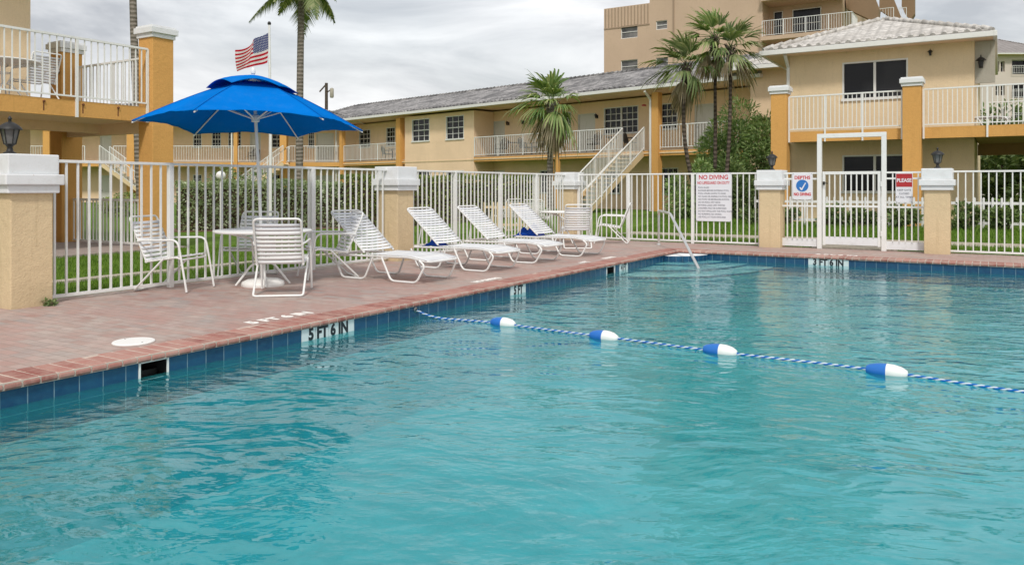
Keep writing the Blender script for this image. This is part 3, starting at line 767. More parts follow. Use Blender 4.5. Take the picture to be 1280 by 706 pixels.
# umbrella base + umbrella
ub = empty('umbrella_base', (-3.27, 10.35, 0), 0, 'round white weighted umbrella base on the deck below the table', 'umbrella base')
m = MB(); m.lathe([(.27, .0), (.275, .02), (.265, .055), (.20, .085), (.07, .10), (.045, .11)], 36); m.build('weight', M['white_plastic'], ub, True)
m = MB(); m.lathe([(.034, .10), (.034, .33), (.028, .335)], 16); m.build('sleeve', M['metal'], ub, True)
um = empty('pool_umbrella', (-3.27, 10.35, 0), 0, 'open bright blue canvas umbrella with white pole over the table', 'umbrella')
MB().tube([(0, 0, .12), (-.06, 0, 1.5), (-.13, 0, 2.80)], .021, 12).build('pole', M['metal'], um, True)
MB().lathe([(.03, 2.78), (.03, 2.83), (.012, 2.86)], 12, (-.13, 0, 0)).build('finial', M['metal'], um, True)
HUB = Vector((-.10, 0, 2.19)); Rr = 1.44; TH0 = R(22)
MB().lathe([(.028, -.05), (.05, -.045), (.055, .0), (.05, .04), (.028, .05)], 14, tuple(HUB)).build('runner', M['metal'], um, True)
cz = []
for k in range(6):
    a = TH0+k*PI/3; zt = 2.09 - .065*math.sin(a) + .01*math.sin(k*2.1)
    cz.append(Vector((Rr*math.cos(a)-.13, Rr*math.sin(a), zt)))
top = Vector((-.13, 0, 2.74))
def ribp(c, t): # t 0 top ..1 tip
    p = top.lerp(c, t); p.z += .035*math.sin(PI*t); return p
cv = MB(); NR, NS = 16, 20; VENT = .22
for k in range(6):
    c0, c1 = cz[k], cz[(k+1) % 6]; vs = []
    for i in range(NR+1):
        t = VENT*.75+(1-VENT*.75)*i/NR
        for j in range(NS+1):
            s = j/NS; p = ribp(c0, t).lerp(ribp(c1, t), s); w_ = math.sin(PI*s)
            p.z += -.03*w_*t*math.sin(PI*t) + (.045*w_*max(0, (t-.75)/.25)**2) + .014*noise.noise(Vector((p.x*2.6, p.y*2.6, 0)))*math.sin(PI*s) + .004*math.sin(s*31+i)*t*t*math.sin(PI*s)
            inw = w_*.055*t*t; p.x = -.13+(p.x+.13)*(1-inw); p.y *= (1-inw)
            vs.append(p)
    fs = [(i*(NS+1)+j, i*(NS+1)+j+1, (i+1)*(NS+1)+j+1, (i+1)*(NS+1)+j) for i in range(NR) for j in range(NS)]
    cv.add(vs, fs)
weld(cv); o = cv.build('canopy', M['canvas'], um, True); sol(o, .003)
vt = MB()
for k in range(6):
    c0, c1 = cz[k], cz[(k+1) % 6]; vs = []
    for i in range(7):
        t = .40*i/6
        for j in range(NS+1):
            s = j/NS; w_ = math.sin(PI*s)
            a_ = ribp(c0, t); b_ = ribp(c1, t); p = a_.lerp(b_, s); p.z += .022 + .045*math.sin(PI*i/7.5) + w_*(i/6)**2*(.075 if k in (3, 4) else .02)
            if i == 6: p.z += -.006
            vs.append(p)
    vt.add(vs, [(i*(NS+1)+j, i*(NS+1)+j+1, (i+1)*(NS+1)+j+1, (i+1)*(NS+1)+j) for i in range(6) for j in range(NS)])
weld(vt); o = vt.build('vent_cap', M['canvas'], um, True); sol(o, .003)
M['canvas_dark'] = fabric('canvas_seam', (.003, .12, .45), (.004, .14, .5))
for k in range(6):
    MB().tube([ribp(cz[k], t/10)+Vector((0, 0, .004)) for t in range(3, 11)], .006, 5).build('seam', M['canvas_dark'], um, True)
    pts = [ribp(cz[k], t/10) - Vector((0, 0, .022)) for t in range(0, 11)]
    rb = MB().tube(pts, .009, 6).build('rib', M['metal'], um, True)
    MB().tube([HUB + Vector((cz[k].x+.13, cz[k].y, 0)).normalized()*.05, ribp(cz[k], .50)-Vector((0, 0, .03))], .0095, 6).build('strut', M['metal'], rb, True)

# loungers : local x runs from the head (negative) to the foot (0), y across
def make_lounger():
    r = empty('strap_lounger', label='l', cat='lounger', group='white strap loungers in a row along the pool'); hw = .34
    m = MB(); zf = .345
    m.tube(fillet([(-1.60, -hw, zf-.02), (-.30, -hw, zf), (0.02, -hw, zf-.05), (.02, hw, zf-.05), (-.30, hw, zf), (-1.60, hw, zf-.02)], .10), .016, 8)
    m.tube(fillet([(-1.50, -hw, zf-.02), (-1.62, -hw, zf-.02), (-1.62, hw, zf-.02), (-1.50, hw, zf-.02)], .08), .016, 8)
    m.build('base_frame', M['metal'], r, True)
    m = MB(); A = Vector((-1.13, 0, .37)); B = Vector((-1.80, 0, .94))
    m.tube(fillet([A+Vector((0, -hw+.03, 0)), B+Vector((0, -hw+.03, 0)), B+Vector((0, hw-.03, 0)), A+Vector((0, hw-.03, 0))], .09), .0145, 8)
    m.build('back_frame', M['metal'], r, True)
    m = MB(); C_ = A.lerp(B, .55)
    m.tube(fillet([C_+Vector((0, -hw+.06, -.01)), Vector((-1.56, -hw+.06, zf)), Vector((-1.56, hw-.06, zf)), C_+Vector((0, hw-.06, -.01))], .05), .009, 6); m.build('back_prop', M['metal'], r, True)
    for s in (-1, 1):
        y = s*(hw+.012)
        MB().tube(fillet([(-.78, y, zf-.02), (-.60, y*1.04, .015), (-.16, y*1.04, .015), (-.03, y, zf-.10), (-.12, y, zf-.035)], .07), .0150, 8).build('leg', M['metal'], r, True)
        MB().tube(fillet([(-1.66, y, zf-.05), (-1.50, y*1.04, .015), (-1.08, y*1.04, .015), (-.94, y, zf-.03)], .07), .0150, 8).build('leg', M['metal'], r, True)
    def straps(P0, P1, n, wd, inset, sag=-.012):
        s_ = MB(); d_ = (P1-P0).normalized(); nn = Vector((-d_.z, 0, d_.x)); 
        if nn.z < 0: nn = -nn
        for k in range(n):
            c = P0.lerp(P1, (k+.5)/n)
            for q in range(6):
                y0 = -(hw-inset)+(2*(hw-inset))*q/6; y1 = -(hw-inset)+(2*(hw-inset))*(q+1)/6
                e0 = sag*(1-(abs(q-3)/3)**2)+.017; e1 = sag*(1-(abs(q+1-3)/3)**2)+.017
                a = c-d_*wd/2; b = c+d_*wd/2
                s_.add([a+nn*e0+Vector((0, y0, 0)), b+nn*e0+Vector((0, y0, 0)), b+nn*e1+Vector((0, y1, 0)), a+nn*e1+Vector((0, y1, 0))], [(0, 1, 2, 3)])
        weld(s_); return s_
    o = straps(A.lerp(B, .02), A.lerp(B, .95), 14, .042, .02).build('back_straps', M['strap'], r, True); sol(o)
    o = straps(Vector((-1.10, 0, zf)), Vector((-.28, 0, zf)), 15, .047, -.012).build('seat_straps', M['strap'], r, True); sol(o)
    o = straps(Vector((-.27, 0, zf-.002)), Vector((-.005, 0, zf-.043)), 5, .046, -.012).build('foot_straps', M['strap'], r, True); sol(o)
    return r
lg = make_lounger()
LG = [(-.86, -6.86, 0, 'nearest white strap lounger, beside the umbrella table'), (-.84, -5.2, R(-1.5), 'second white strap lounger from the umbrella table'),
      (-.88, -3.68, R(1.0), 'third white strap lounger from the umbrella table'), (-.78, -2.16, R(-2), 'farthest white strap lounger, in front of the far table')]
for i, (u, v, a, lb) in enumerate(LG): put(lg, i == 0, W(u, v), RZ+a, lb)
def towel(x, y, z, s, label, seed):
    r = empty('beach_towel', (x, y, z), RZ, label, 'towel', 'blue towels left on the loungers'); m = MB(); random.seed(seed)
    nx, ny = 18, 12; vs = []
    for i in range(nx+1):
        for j in range(ny+1):
            a, b = i/nx*2-1, j/ny*2-1
            h = .10*max(0, 1-(a*a+b*b)*.85) + .045*noise.noise(Vector((a*2.4+seed, b*2.4, 0)))*max(0, 1-max(abs(a), abs(b)))*3
            vs.append((a*.19*s, b*.15*s, max(.004, h*s)))
    m.add(vs, [(i*(ny+1)+j, (i+1)*(ny+1)+j, (i+1)*(ny+1)+j+1, i*(ny+1)+j+1) for i in range(nx) for j in range(ny)])
    o = m.build('cloth', M['towel'], r, True); sol(o, .01); return r
p = W(-.84-1.42, -5.15); towel(p.x, p.y, .325, 1.0, 'dark blue towel on the base of the second lounger under its backrest', 3)
p = W(-.78-1.48, -2.10); towel(p.x, p.y, .325, 1.5, 'bright blue crumpled towel behind the backrest of the farthest lounger', 5)

# ------------------------------------------------------------------ buildings : helpers (local x = along facade, y = away from viewer)
def wall_open(m, x0, x1, y, z0, z1, ops, dep=.12):
    xs = sorted({x0, x1, *[max(x0, o[0]) for o in ops], *[min(x1, o[1]) for o in ops]}); zs = sorted({z0, z1, *[o[2] for o in ops], *[o[3] for o in ops]})
    def inside(cx, cz): return any(o[0] < cx < o[1] and o[2] < cz < o[3] for o in ops)
    for a, b in zip(xs, xs[1:]):
        for c, d_ in zip(zs, zs[1:]):
            if not inside((a+b)/2, (c+d_)/2): m.quad((a, y, c), (b, y, c), (b, y, d_), (a, y, d_))
    for a, b, c, d_ in ops:
        m.quad((a, y, c), (a, y+dep, c), (a, y+dep, d_), (a, y, d_)); m.quad((b, y+dep, c), (b, y, c), (b, y, d_), (b, y+dep, d_))
        m.quad((a, y, d_), (a, y+dep, d_), (b, y+dep, d_), (b, y, d_)); m.quad((a, y+dep, c), (a, y, c), (b, y, c), (b, y+dep, c))
def shell(m, x0, x1, y0, y1, z0, z1):
    m.quad((x1, y0, z0), (x1, y1, z0), (x1, y1, z1), (x1, y0, z1)); m.quad((x0, y1, z0), (x0, y0, z0), (x0, y0, z1), (x0, y1, z1))
    m.quad((x1, y1, z0), (x0, y1, z0), (x0, y1, z1), (x1, y1, z1)); m.quad((x0, y0, z1), (x1, y0, z1), (x1, y1, z1), (x0, y1, z1))
def window(parent, x0, x1, z0, z1, y, style='sash', pane='glass', ft=.045):
    f = MB(); d0, d1 = y+.03, y+.10
    f.box(x0, x0+ft, d0-.045, d1, z0, z1); f.box(x1-ft, x1, d0-.045, d1, z0, z1); f.box(x0+ft, x1-ft, d0-.045, d1, z1-ft, z1); f.box(x0-.03, x1+.03, d0-.08, d1, z0-.035, z0+ft)
    zm = (z0+z1)/2
    if style == 'slide': f.box((x0+x1)/2-.035, (x0+x1)/2+.035, d0, d1, z0+ft, z1-ft)
    elif style == 'plain': f.box(x0+ft, x1-ft, d0, d1, zm-.02, zm+.02)
    else:
        bays = 2 if style == 'double' else 1
        for b in range(bays):
            a = x0+ft+(x1-x0-2*ft)*b/bays; c = x0+ft+(x1-x0-2*ft)*(b+1)/bays
            if b: f.box(a-.04, a+.04, d0-.01, d1, z0+ft, z1-ft)
            f.box(a, c, d0, d1-.01, zm-.025, zm+.025)
            for k in (1, 2): x = a+(c-a)*k/3; f.box(x-.013, x+.013, d0+.02, d1-.02, z0+ft, z1-ft)
            for zz in ((z0+zm)/2, (z1+zm)/2): f.box(a, c, d0+.022, d1-.022, zz-.013, zz+.013)
    o = f.build('window', M['frame_white'], parent)
    MB().quad((x0+ft, y+.08, z0+ft), (x1-ft, y+.08, z0+ft), (x1-ft, y+.08, z1-ft), (x0+ft, y+.08, z1-ft)).build('pane', M[pane], o)
    return o
def door(parent, x0, x1, z0, z1, y):
    m = MB(); m.box(x0, x0+.06, y-.02, y+.08, z0, z1); m.box(x1-.06, x1, y-.02, y+.08, z0, z1); m.box(x0+.06, x1-.06, y-.02, y+.08, z1-.06, z1); m.box(x0+.06, x1-.06, y+.04, y+.09, z0, z1-.06)
    for a, b in ((.12, .42), (.48, .86)):
        h = z1-z0; w = x1-x0
        for c, d_ in ((.16, .46), (.54, .84)): m.box(x0+w*c, x0+w*d_, y+.03, y+.05, z0+h*a, z0+h*b)
    o = m.build('door', M['door'], parent)
    MB().lathe([(.03, 0), (.03, .03)], 8, (x0+.13, y+.0, z0+1.0)).build('knob', M['dark'], o)
def railing(parent, p, q, z, h=1.08, sp=.125, drop=0.0, pe=1.6, zslope=0.0):
    p = Vector((p[0], p[1], z)); q = Vector((q[0], q[1], z+zslope)); L = (q-p).length; m = MB(); n = max(2, int(L/sp)); d_ = (q-p)
    for k in range(n+1):
        c = p + d_*k/n; m.bar(c+Vector((0, 0, .08)), c+Vector((0, 0, h-.02)), .02, .02)
    m.bar(p+Vector((0, 0, h)), q+Vector((0, 0, h)), .05, .04); m.bar(p+Vector((0, 0, .09)), q+Vector((0, 0, .09)), .035, .03)
    np_ = max(1, round(L/pe))
    for k in range(np_+1):
        c = p + d_*k/np_; m.bar(c+Vector((0, 0, -drop)), c+Vector((0, 0, h)), .045, .045)
    return m.build('railing', M['metal'], parent)
def column(parent, x, y, z1, w=.46, cap=True, z0=-.3, mat='orange'):
    h = w/2
    o = MB().box(x-h, x+h, y-h, y+h, z0, z1).build('column', M[mat], parent, bevel=.01)
    if cap:
        m = MB(); m.box(x-h-.03, x+h+.03, y-h-.03, y+h+.03, z1-.02, z1+.07); m.box(x-h-.07, x+h+.07, y-h-.07, y+h+.07, z1+.068, z1+.19); m.box(x-h-.04, x+h+.04, y-h-.04, y+h+.04, z1+.188, z1+.23)
        m.build('column_cap', M['cap'], o, bevel=.008)
    return o
def sconce(parent, x, y, z, s=1.0):
    m = MB(); m.box(x-.035*s, x+.035*s, y-.025, y+.0, z-.07*s, z+.07*s); m.bar((x, y-.02, z-.05*s), (x, y-.13*s, z-.07*s), .018*s, .018*s)
    m.lathe([(.03*s, -.07*s), (.035*s, -.055*s), (.05*s, .05*s), (.095*s, .052*s), (.05*s, .10*s), (.012*s, .12*s), (.008*s, .16*s)], 8, (x, y-.13*s, z)); m.build('wall_lamp', M['dark'], parent)
def downspout(parent, x, y, z0, z1):
    m = MB(); m.box(x-.045, x+.045, y-.09, y, z0, z1-.35); m.bar((x, y-.045, z1-.36), (x, y-.5, z1-.02), .09, .08); m.build('downspout', M['frame_white'], parent, bevel=.006)
def caps_line(m, a, b, r=.085, step=.33):
    a = Vector(a); b = Vector(b); L = (b-a).length; n = int(L/step); d_ = (b-a)/L
    for k in range(n):
        c = a + d_*(k*step); e_ = c + d_*(step*1.12)
        m.tube([c+Vector((0, 0, .0)), e_+Vector((0, 0, .035))], [r*.82, r], 8)
def hip_roof(parent, x0, x1, y0, y1, ze, rise, run, mat, gable_left=False, gable_right=False, over='roof', tiles=False):
    # ridge parallel to the longer axis
    m = MB(); 
    if (x1-x0) > (y1-y0):
        ym = (y0+y1)/2; rx0 = x0 + (0 if gable_left else run); rx1 = x1-(0 if gable_right else run)
        a, b = (rx0, ym, ze+rise), (rx1, ym, ze+rise)
        A_, B_, C_, D_ = (x0, y0, ze), (x1, y0, ze), (x1, y1, ze), (x0, y1, ze)
        m.add([A_, B_, b, a], [(0, 1, 2, 3)]); m.add([C_, D_, a, b], [(0, 1, 2, 3)]); m.add([D_, A_, a], [(0, 1, 2)]); m.add([B_, C_, b], [(0, 1, 2)])
    else:
        xm = (x0+x1)/2; a, b = (xm, y0+run, ze+rise), (xm, y1-run, ze+rise)
        A_, B_, C_, D_ = (x0, y0, ze), (x1, y0, ze), (x1, y1, ze), (x0, y1, ze)
        m.add([A_, B_, a], [(0, 1, 2)]); m.add([B_, C_, b, a], [(0, 1, 2, 3)]); m.add([C_, D_, b], [(0, 1, 2)]); m.add([D_, A_, a, b], [(0, 1, 2, 3)])
    o = m.build('roof', mat, parent)
    t = MB(); 
    for P_ in ((A_, a), (B_, b if (x1-x0) > (y1-y0) else a), (a, b)): caps_line(t, P_[0], P_[1])
    t.build('ridge_tiles', mat, o, True)
    s_ = MB(); zt = ze-.01
    # fascia and gutter
    s_.box(x0-.03, x1+.03, y0-.10, y0, zt-.17, zt-.02); s_.box(x0-.10, x0-.0, y0-.1, y1, zt-.172, zt-.022); s_.box(x1, x1+.10, y0-.1, y1, zt-.172, zt-.022)
    s_.build('gutter', M['frame_white'], parent, bevel=.01)
    k = MB(); k.quad((x0, y0, zt-.15), (x0, y1, zt-.15), (x1, y1, zt-.15), (x1, y0, zt-.15)); k.build('soffit', M['soffit'], parent)
    return o
def edge_tiles(parent, mat, x0, x1, y, z, sp=.30, slope=.3, ln=.35):
    m = MB(); n = int((x1-x0)/sp)
    for k in range(n):
        x = x0+sp*(k+.5); m.tube([(x, y-.04, z+.01+U(-.008, .008)), (x, y+ln, z+.01+slope*ln)], [.085, .08], 8)
    m.build('eave_tiles', mat, parent, True)

SL0, SL1 = 2.62, 2.93
# ---- house right of the pool (pool frame)
A = uvroot('balcony_house', 'two storey tan house with balcony, orange columns and pale hip roof behind the gate', 'building')
v_w = 10.4; ua0, ua1 = uA(987, v_w), uA(1218, v_w)
w1 = (uA(1053, v_w), uA(1135, v_w))
ops = [(w1[0], w1[1], 3.93, 5.08), (w1[0], w1[1], 1.12, 2.25)]
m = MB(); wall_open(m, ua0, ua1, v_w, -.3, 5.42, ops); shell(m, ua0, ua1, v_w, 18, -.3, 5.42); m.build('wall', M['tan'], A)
for a, b, c, d_ in ops: window(A, a, b, c, d_, v_w, 'slide')
c0, c1 = uA(975.5, 9.0), uA(1140.5, 9.0)
for c in (c0, c1, c1+6.6): column(A, c, 9.0, 4.08)
MB().box(c0+.1, c1+12, 9.06, v_w, SL0+.06, SL1).build('balcony_slab', M['patio'], A); MB().box(ua1, c1+12, v_w, 14.0, SL0+.08, SL1-.002).build('deck_slab', M['patio'], A)
m = MB(); m.box(c0+.1, c1+12, 9.0, 9.06, SL0, SL1-.005); m.build('balcony_fascia', M['orange'], A)
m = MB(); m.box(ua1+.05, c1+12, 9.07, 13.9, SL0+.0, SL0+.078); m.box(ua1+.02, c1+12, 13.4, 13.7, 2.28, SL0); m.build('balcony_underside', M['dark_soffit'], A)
railing(A, (c0+.26, 8.975), (c1-.26, 8.975), SL1-.02, 1.06, .115, .30, (c1-c0-.52)/3)
railing(A, (c1+.28, 8.975), (c1+6.3, 8.975), SL1-.02, 1.06, .115, .30, 1.47)
railing(A, (ua1+.3, 13.9), (c1+8, 13.9), SL1-.02, 1.06, .115, 0, 1.5)
hip_roof(A, uA(954, 9.8), 5.42, 9.8, 18.6, 5.58, 1.18, 3.06, M['roof_white'])
edge_tiles(A, M['roof_white'], uA(954, 9.8)+.1, 5.3, 9.86, 5.56, .28, .36)
m = MB(); m.box(ua1+.012, 5.47, 10.46, 10.56, 4.22, 5.40); m.build('gable_screen', M['grey_stucco'], A)
downspout(A, ua0-.03, v_w-.0, -.2, 5.42)
sconce(A, uA(1163, v_w), v_w, 5.15, .8); sconce(A, ua1+.16, 10.46, 4.75, 1.5)

# ---- link block between the two buildings
Fb = uvroot('link_building', 'tan two storey block with pale tile roof seen between the palms and the balcony house', 'building')
uf0 = uA(938, 16)
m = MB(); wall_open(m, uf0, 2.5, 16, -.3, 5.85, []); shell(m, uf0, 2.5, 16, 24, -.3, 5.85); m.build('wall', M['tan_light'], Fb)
hip_roof(Fb, uA(906, 15.3), 3.2, 15.3, 24.6, 6.0, 1.1, 4.0, M['roof_white'])

# ---- long rear building
B = empty('motel_wing', (BOX, BOY, 0), BRZ, 'long two storey tan motel wing with grey tile roof, balconies and white railings', 'building')
SB = 1.5; ZE = 5.62
xr = xB(942, SB); xl = xB(424, SB); bx0, bx1 = xB(506, 0), xB(592.5, 0)
W2 = (3.92, 5.12); W1 = (.95, 2.15)
def wp(pa, pb, s): return (xB(pa, s), xB(pb, s))
up = [wp(449, 463, SB)+W2, wp(483, 494, SB)+W2, wp(593.5, 608, SB)+W2, wp(675, 684, SB)+W2, wp(703, 714, SB)+W2, wp(755, 798, SB)+(3.85, 5.15), wp(826, 847, SB)+W2]
drs = [wp(616, 631, SB)+(SL1, 4.95), wp(722, 744, SB)+(SL1, 4.95), wp(868, 893, SB)+(SL1, 4.95)]
lo = [wp(449, 463, SB)+W1, wp(593.5, 608, SB)+W1, wp(675, 690, SB)+W1, wp(755, 775, SB)+W1, wp(827, 848, SB)+W1]
ldr = [wp(616, 631, SB)+(.2, 2.2), wp(726, 744, SB)+(.2, 2.2)]
m = MB(); wall_open(m, xl, xr, SB, -.3, 5.5, up+drs+lo+ldr); shell(m, xl, xr, SB, 9.5, -.3, 5.5)
bw = [wp(515, 537, 0)+(3.95, 5.28), wp(557.5, 580, 0)+(3.95, 5.28), wp(515, 537, 0)+(1.0, 2.2), wp(557.5, 580, 0)+(1.0, 2.2)]
wall_open(m, bx0, bx1, 0, -.3, 5.48, bw); m.quad((bx1, 0, -.3), (bx1, SB, -.3), (bx1, SB, 5.48), (bx1, 0, 5.48)); m.quad((bx0, SB, -.3), (bx0, 0, -.3), (bx0, 0, 5.48), (bx0, SB, 5.48))
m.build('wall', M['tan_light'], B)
MB().box(bx0-.02, bx1+.02, -.02, .0, 2.72, 2.78).build('string_course', M['tan2'], B)
for i, w_ in enumerate(up): window(B, *w_, SB, 'double' if i == 5 else 'sash')
for w_ in lo: window(B, *w_, SB)
for w_ in bw: window(B, *w_, 0)
for w_ in drs+ldr: door(B, *w_, SB+.04)
seg = [(xB(426, 0), bx0), (bx1, xB(691, 0)), (xB(691, 0), xB(818, 0)), (xB(818, 0), xB(935, 0))]
for a, b in seg:
    MB().box(a, b, .04, SB, SL0+.05, SL1-.0).build('balcony_slab', M['concrete'], B)
    o = MB().box(a, b, -.02, .04, SL0+.03, SL1-.05).build('balcony_fascia', M['orange'], B)
    MB().box(a, b, -.05, -.02, SL0+.13, SL0+.19).build('fascia_trim', M['tan'], o)
xs0, xs1 = xB(778, 0), xB(805, 0)
railing(B, (xB(430, 0), 0), (xB(495, 0), 0), SL1, 1.05, .14, .0, 1.7)
railing(B, (bx1+.05, 0), (xB(687, 0), 0), SL1, 1.05, .14, .0, 2.2)
railing(B, (xB(700, 0), 0), (xs0, 0), SL1, 1.05, .14, .0, 1.5)
railing(B, (xB(825, 0), 0), (xB(934, 0), 0), SL1, 1.05, .14, .0, 1.5)
for px, w_ in ((428, .30), (500.5, .40), (821, .34)): column(B, xB(px, 0), 0.0, 5.45, w_, False)
for px in (689.5, 697.5): column(B, xB(px, 0), 0, 5.45, .17, False)
downspout(B, xB(421, 0), 0, 0, 5.5); downspout(B, xB(814, -.1), -.1, 0, 5.5)
for px in (636, 747, 655): sconce(B, xB(px, SB), SB, 4.75, 1.1)
m = MB(); m.lathe([(.11, 0), (.11, .05), (.03, .08)], 14, (xB(805, .4), .4, 4.95)); m.build('alarm_bell', M['red'], B)
hip_roof(B, xl-3, xB(948, -.55), -.55, 10.4, ZE+.12, 1.68, 5.4, M['roof_grey'], gable_left=True, gable_right=True)
edge_tiles(B, M['roof_grey'], xl-2.9, xB(947, -.55), -.5, ZE+.10, .30, .3, .5)
# stair from the balcony to the lawn
def stair(parent, x0, x1, y0, run, ztop, zbot, axis='y', name='staircase', sgn=-1):
    # descends from y0 towards y0+sgn*run (axis y) or along x
    m = MB(); n = 15; o = None
    for k in range(n):
        t0 = k/n; z = ztop-(ztop-zbot)*(k+1)/n
        if axis == 'y': m.box(x0, x1, y0+sgn*run*t0, y0+sgn*run*(t0+1.25/n), z-.04, z)
        else: m.box(y0+sgn*run*t0, y0+sgn*run*(t0+1.25/n), x0, x1, z-.04, z)
    for s in (x0+.02, x1-.02):
        if axis == 'y': m.bar((s, y0, ztop-.14), (s, y0+sgn*run, zbot-.02), .05, .24)
        else: m.bar((y0, s, ztop-.14), (y0+sgn*run, s, zbot-.02), .05, .24)
    o = m.build(name, M['tan2'], parent)
    for s in (x0, x1):
        if axis == 'y': railing(o, (s, y0), (s, y0+sgn*run), ztop, 1.02, .12, .0, 1.2, zbot-ztop)
        else: railing(o, (y0, s), (y0+sgn*run, s), ztop, 1.02, .12, .0, 1.2, zbot-ztop)
    return o
stair(B, xs0, xs1, 0, 4.0, SL1, .2)

# ---- rear wing at the left, seen under the umbrella
EY = 52.5
def xE(px): return (px-640)/F*EY
E = empty('rear_motel_wing', (0, EY, 0), 0, 'distant tan motel wing with balconies and stairs seen below the umbrella', 'building')
ew = [(xE(a), xE(b)) for a, b in ((230, 241), (254, 266), (275, 292), (331, 350), (362, 368), (378, 386), (144, 158), (196, 204))]
ed = [(xE(a), xE(b)) for a, b in ((110, 125), (388, 411), (303, 317))]
ops = [w_+(3.95, 5.1) for w_ in ew] + [w_+(SL1, 4.95) for w_ in ed] + [w_+(.9, 2.1) for w_ in ew[:5]] + [ed[0]+(0.0, 2.05), ed[1]+(0.0, 2.05)]
m = MB(); ys = 1.5; wall_open(m, xE(20), xE(440), ys, -.3, 5.5, ops); shell(m, xE(20), xE(440), ys, 9, -.3, 5.5); m.build('wall', M['tan_light'], E)
for w_ in ops:
    if w_[2] in (3.95, .9): window(E, *w_, ys)
    else: door(E, *w_, ys+.04)
MB().box(xE(20), xE(432), .04, ys, SL0+.05, SL1).build('balcony_slab', M['concrete'], E); MB().box(xE(20), xE(432), -.02, .04, SL0, SL1-.04).build('balcony_fascia', M['orange'], E)
for a, b in ((20, 106), (142, 178), (205, 292), (298, 322), (362, 428)): railing(E, (xE(a), 0), (xE(b), 0), SL1, 1.05, .16, 0, 2.2)
for px, w_ in ((295, .25), (355, .45), (165, .5), (428, .3), (60, .45)): column(E, xE(px), 0, 5.45, w_, False)
downspout(E, xE(290), 0, 0, 5.5)
stair(E, -1.5, -.2, xE(362), 4.0, SL1, 0, 'x', 'staircase', -1)
stair(E, -1.5, -.2, xE(139), 4.0, SL1, 0, 'x', 'staircase', 1)
hip_roof(E, xE(10), xE(450), -.6, 9.6, 5.7, 1.5, 5, M['roof_grey'])

# ---- near building at the left (pool frame)
C = uvroot('corner_house', 'near tan building at upper left with raised deck, orange column and white railing', 'building')
cu, cvv = -9.4, -5.4
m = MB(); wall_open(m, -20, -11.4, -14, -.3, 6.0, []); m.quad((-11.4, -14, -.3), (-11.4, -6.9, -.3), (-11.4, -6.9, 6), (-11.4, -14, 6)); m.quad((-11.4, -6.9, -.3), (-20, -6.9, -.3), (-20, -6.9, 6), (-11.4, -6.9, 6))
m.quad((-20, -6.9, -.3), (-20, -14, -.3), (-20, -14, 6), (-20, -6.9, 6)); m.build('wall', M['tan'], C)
column(C, cu, cvv, 4.38, .48); column(C, -12.8, cvv, 4.38, .48)
m = MB(); m.box(-13.1, cu, -14.5, cvv+.06, SL0+.07, SL1); m.build('balcony_slab', M['patio'], C)
MB().box(cu+.02, cu+.09, -14.5, cvv-.1, SL0, SL1-.006).build('balcony_fascia', M['orange'], C); MB().box(-13.0, cu-.1, cvv+.04, cvv+.10, SL0+.01, SL1-.006).build('balcony_fascia', M['orange'], C)
m = MB(); m.box(-11.3, cu-.02, -14.5, cvv+.03, SL0+.03, SL0+.069); m.box(-12.8, cu, cvv-.12, cvv+.02, 2.42, SL0+.03); m.box(-11.35, -11.2, -14, cvv, 2.46, SL0+.03); m.build('balcony_underside', M['soffit'], C)
railing(C, (cu+.11, -14.4), (cu+.11, cvv-.27), SL1-.02, 1.2, .13, .30, 1.55)
railing(C, (-12.5, cvv+.07), (cu-.25, cvv+.07), SL1-.02, 1.12, .13, .0, 1.6)
sconce(C, -12.55, cvv-.3, 3.9, .7)
hip_roof(C, -21, -10.8, -14.6, -6.3, 6.0, 1.2, 4, M['roof_white'])
for px in (55, 104, 148):
    bv = vL(px, cu+.1); MB().lathe([(.022, 0), (.022, .03), (.01, .034)], 8).build('bolt', M['rust'], C); o = COL.objects[-1]; o.location = (cu+.088, bv, SL0+.24); o.rotation_euler = (0, R(90), 0)
    MB().box(cu+.0905, cu+.0915, bv-.012, bv+.012, SL0+.07, SL0+.23).build('rust_streak', M['rust'], C)
# small railing between its columns on the patio
r = empty('patio_railing', W(-12.5, cvv), RZ, 'low white picket railing on the patio between the two orange columns', 'fence'); L = 12.5+cu-.3
m = MB()
for k in range(int(L/.13)): m.box(k*.13, k*.13+.028, -.012, .012, .08, .98)
m.build('pickets', M['metal'], r); MB().box(0, L, -.02, .02, .98, 1.03).build('rail', M['metal'], r); MB().box(0, L, -.018, .018, .06, .10).build('rail', M['metal'], r)

# ---- tower block
T = uvroot('tower_block', 'tall beige apartment tower with balconies rising behind the roofs', 'building')
tv = 42.9; t0, t1, t2 = uA(755, tv), uA(953, tv), uA(1066, tv); tm = uA(812, tv)
def zpx(px, y, v): 
    a = (px-640)/F; u = uA(px, v); Y = OY+UY*u+VY*v; return CAMH+(HZ-y)*Y/F
tw = []
for (a, b, c, d_) in ((776, 797, 48, 32), (820, 834, 37, 26), (776, 797, 91, 75), (820, 835, 83, 72), (884, 900, 79, 64)):
    z0, z1 = zpx((a+b)/2, c, tv), zpx((a+b)/2, d_, tv); tw.append((uA(a, tv), uA(b, tv), z0, z1))
for (a, b, z0, z1) in list(tw[:1]): 
    for k in range(2, 5): tw.append((a, b, z0-2.85*k, z1-2.85*k))
m = MB(); wall_open(m, t0, tm, tv, -.3, 15.7, [w_ for w_ in tw if w_[1] < tm], .2); wall_open(m, tm, t1, tv, -.3, 26, [w_ for w_ in tw if w_[1] > tm], .2)
m.quad((t0, 60, -.3), (t0, tv, -.3), (t0, tv, 15.7), (t0, 60, 15.7)); m.quad((t0, tv, 15.7), (tm, tv, 15.7), (tm, 60, 15.7), (t0, 60, 15.7)); m.quad((tm, 60, 15.7), (tm, tv, 15.7), (tm, tv, 26), (tm, 60, 26))
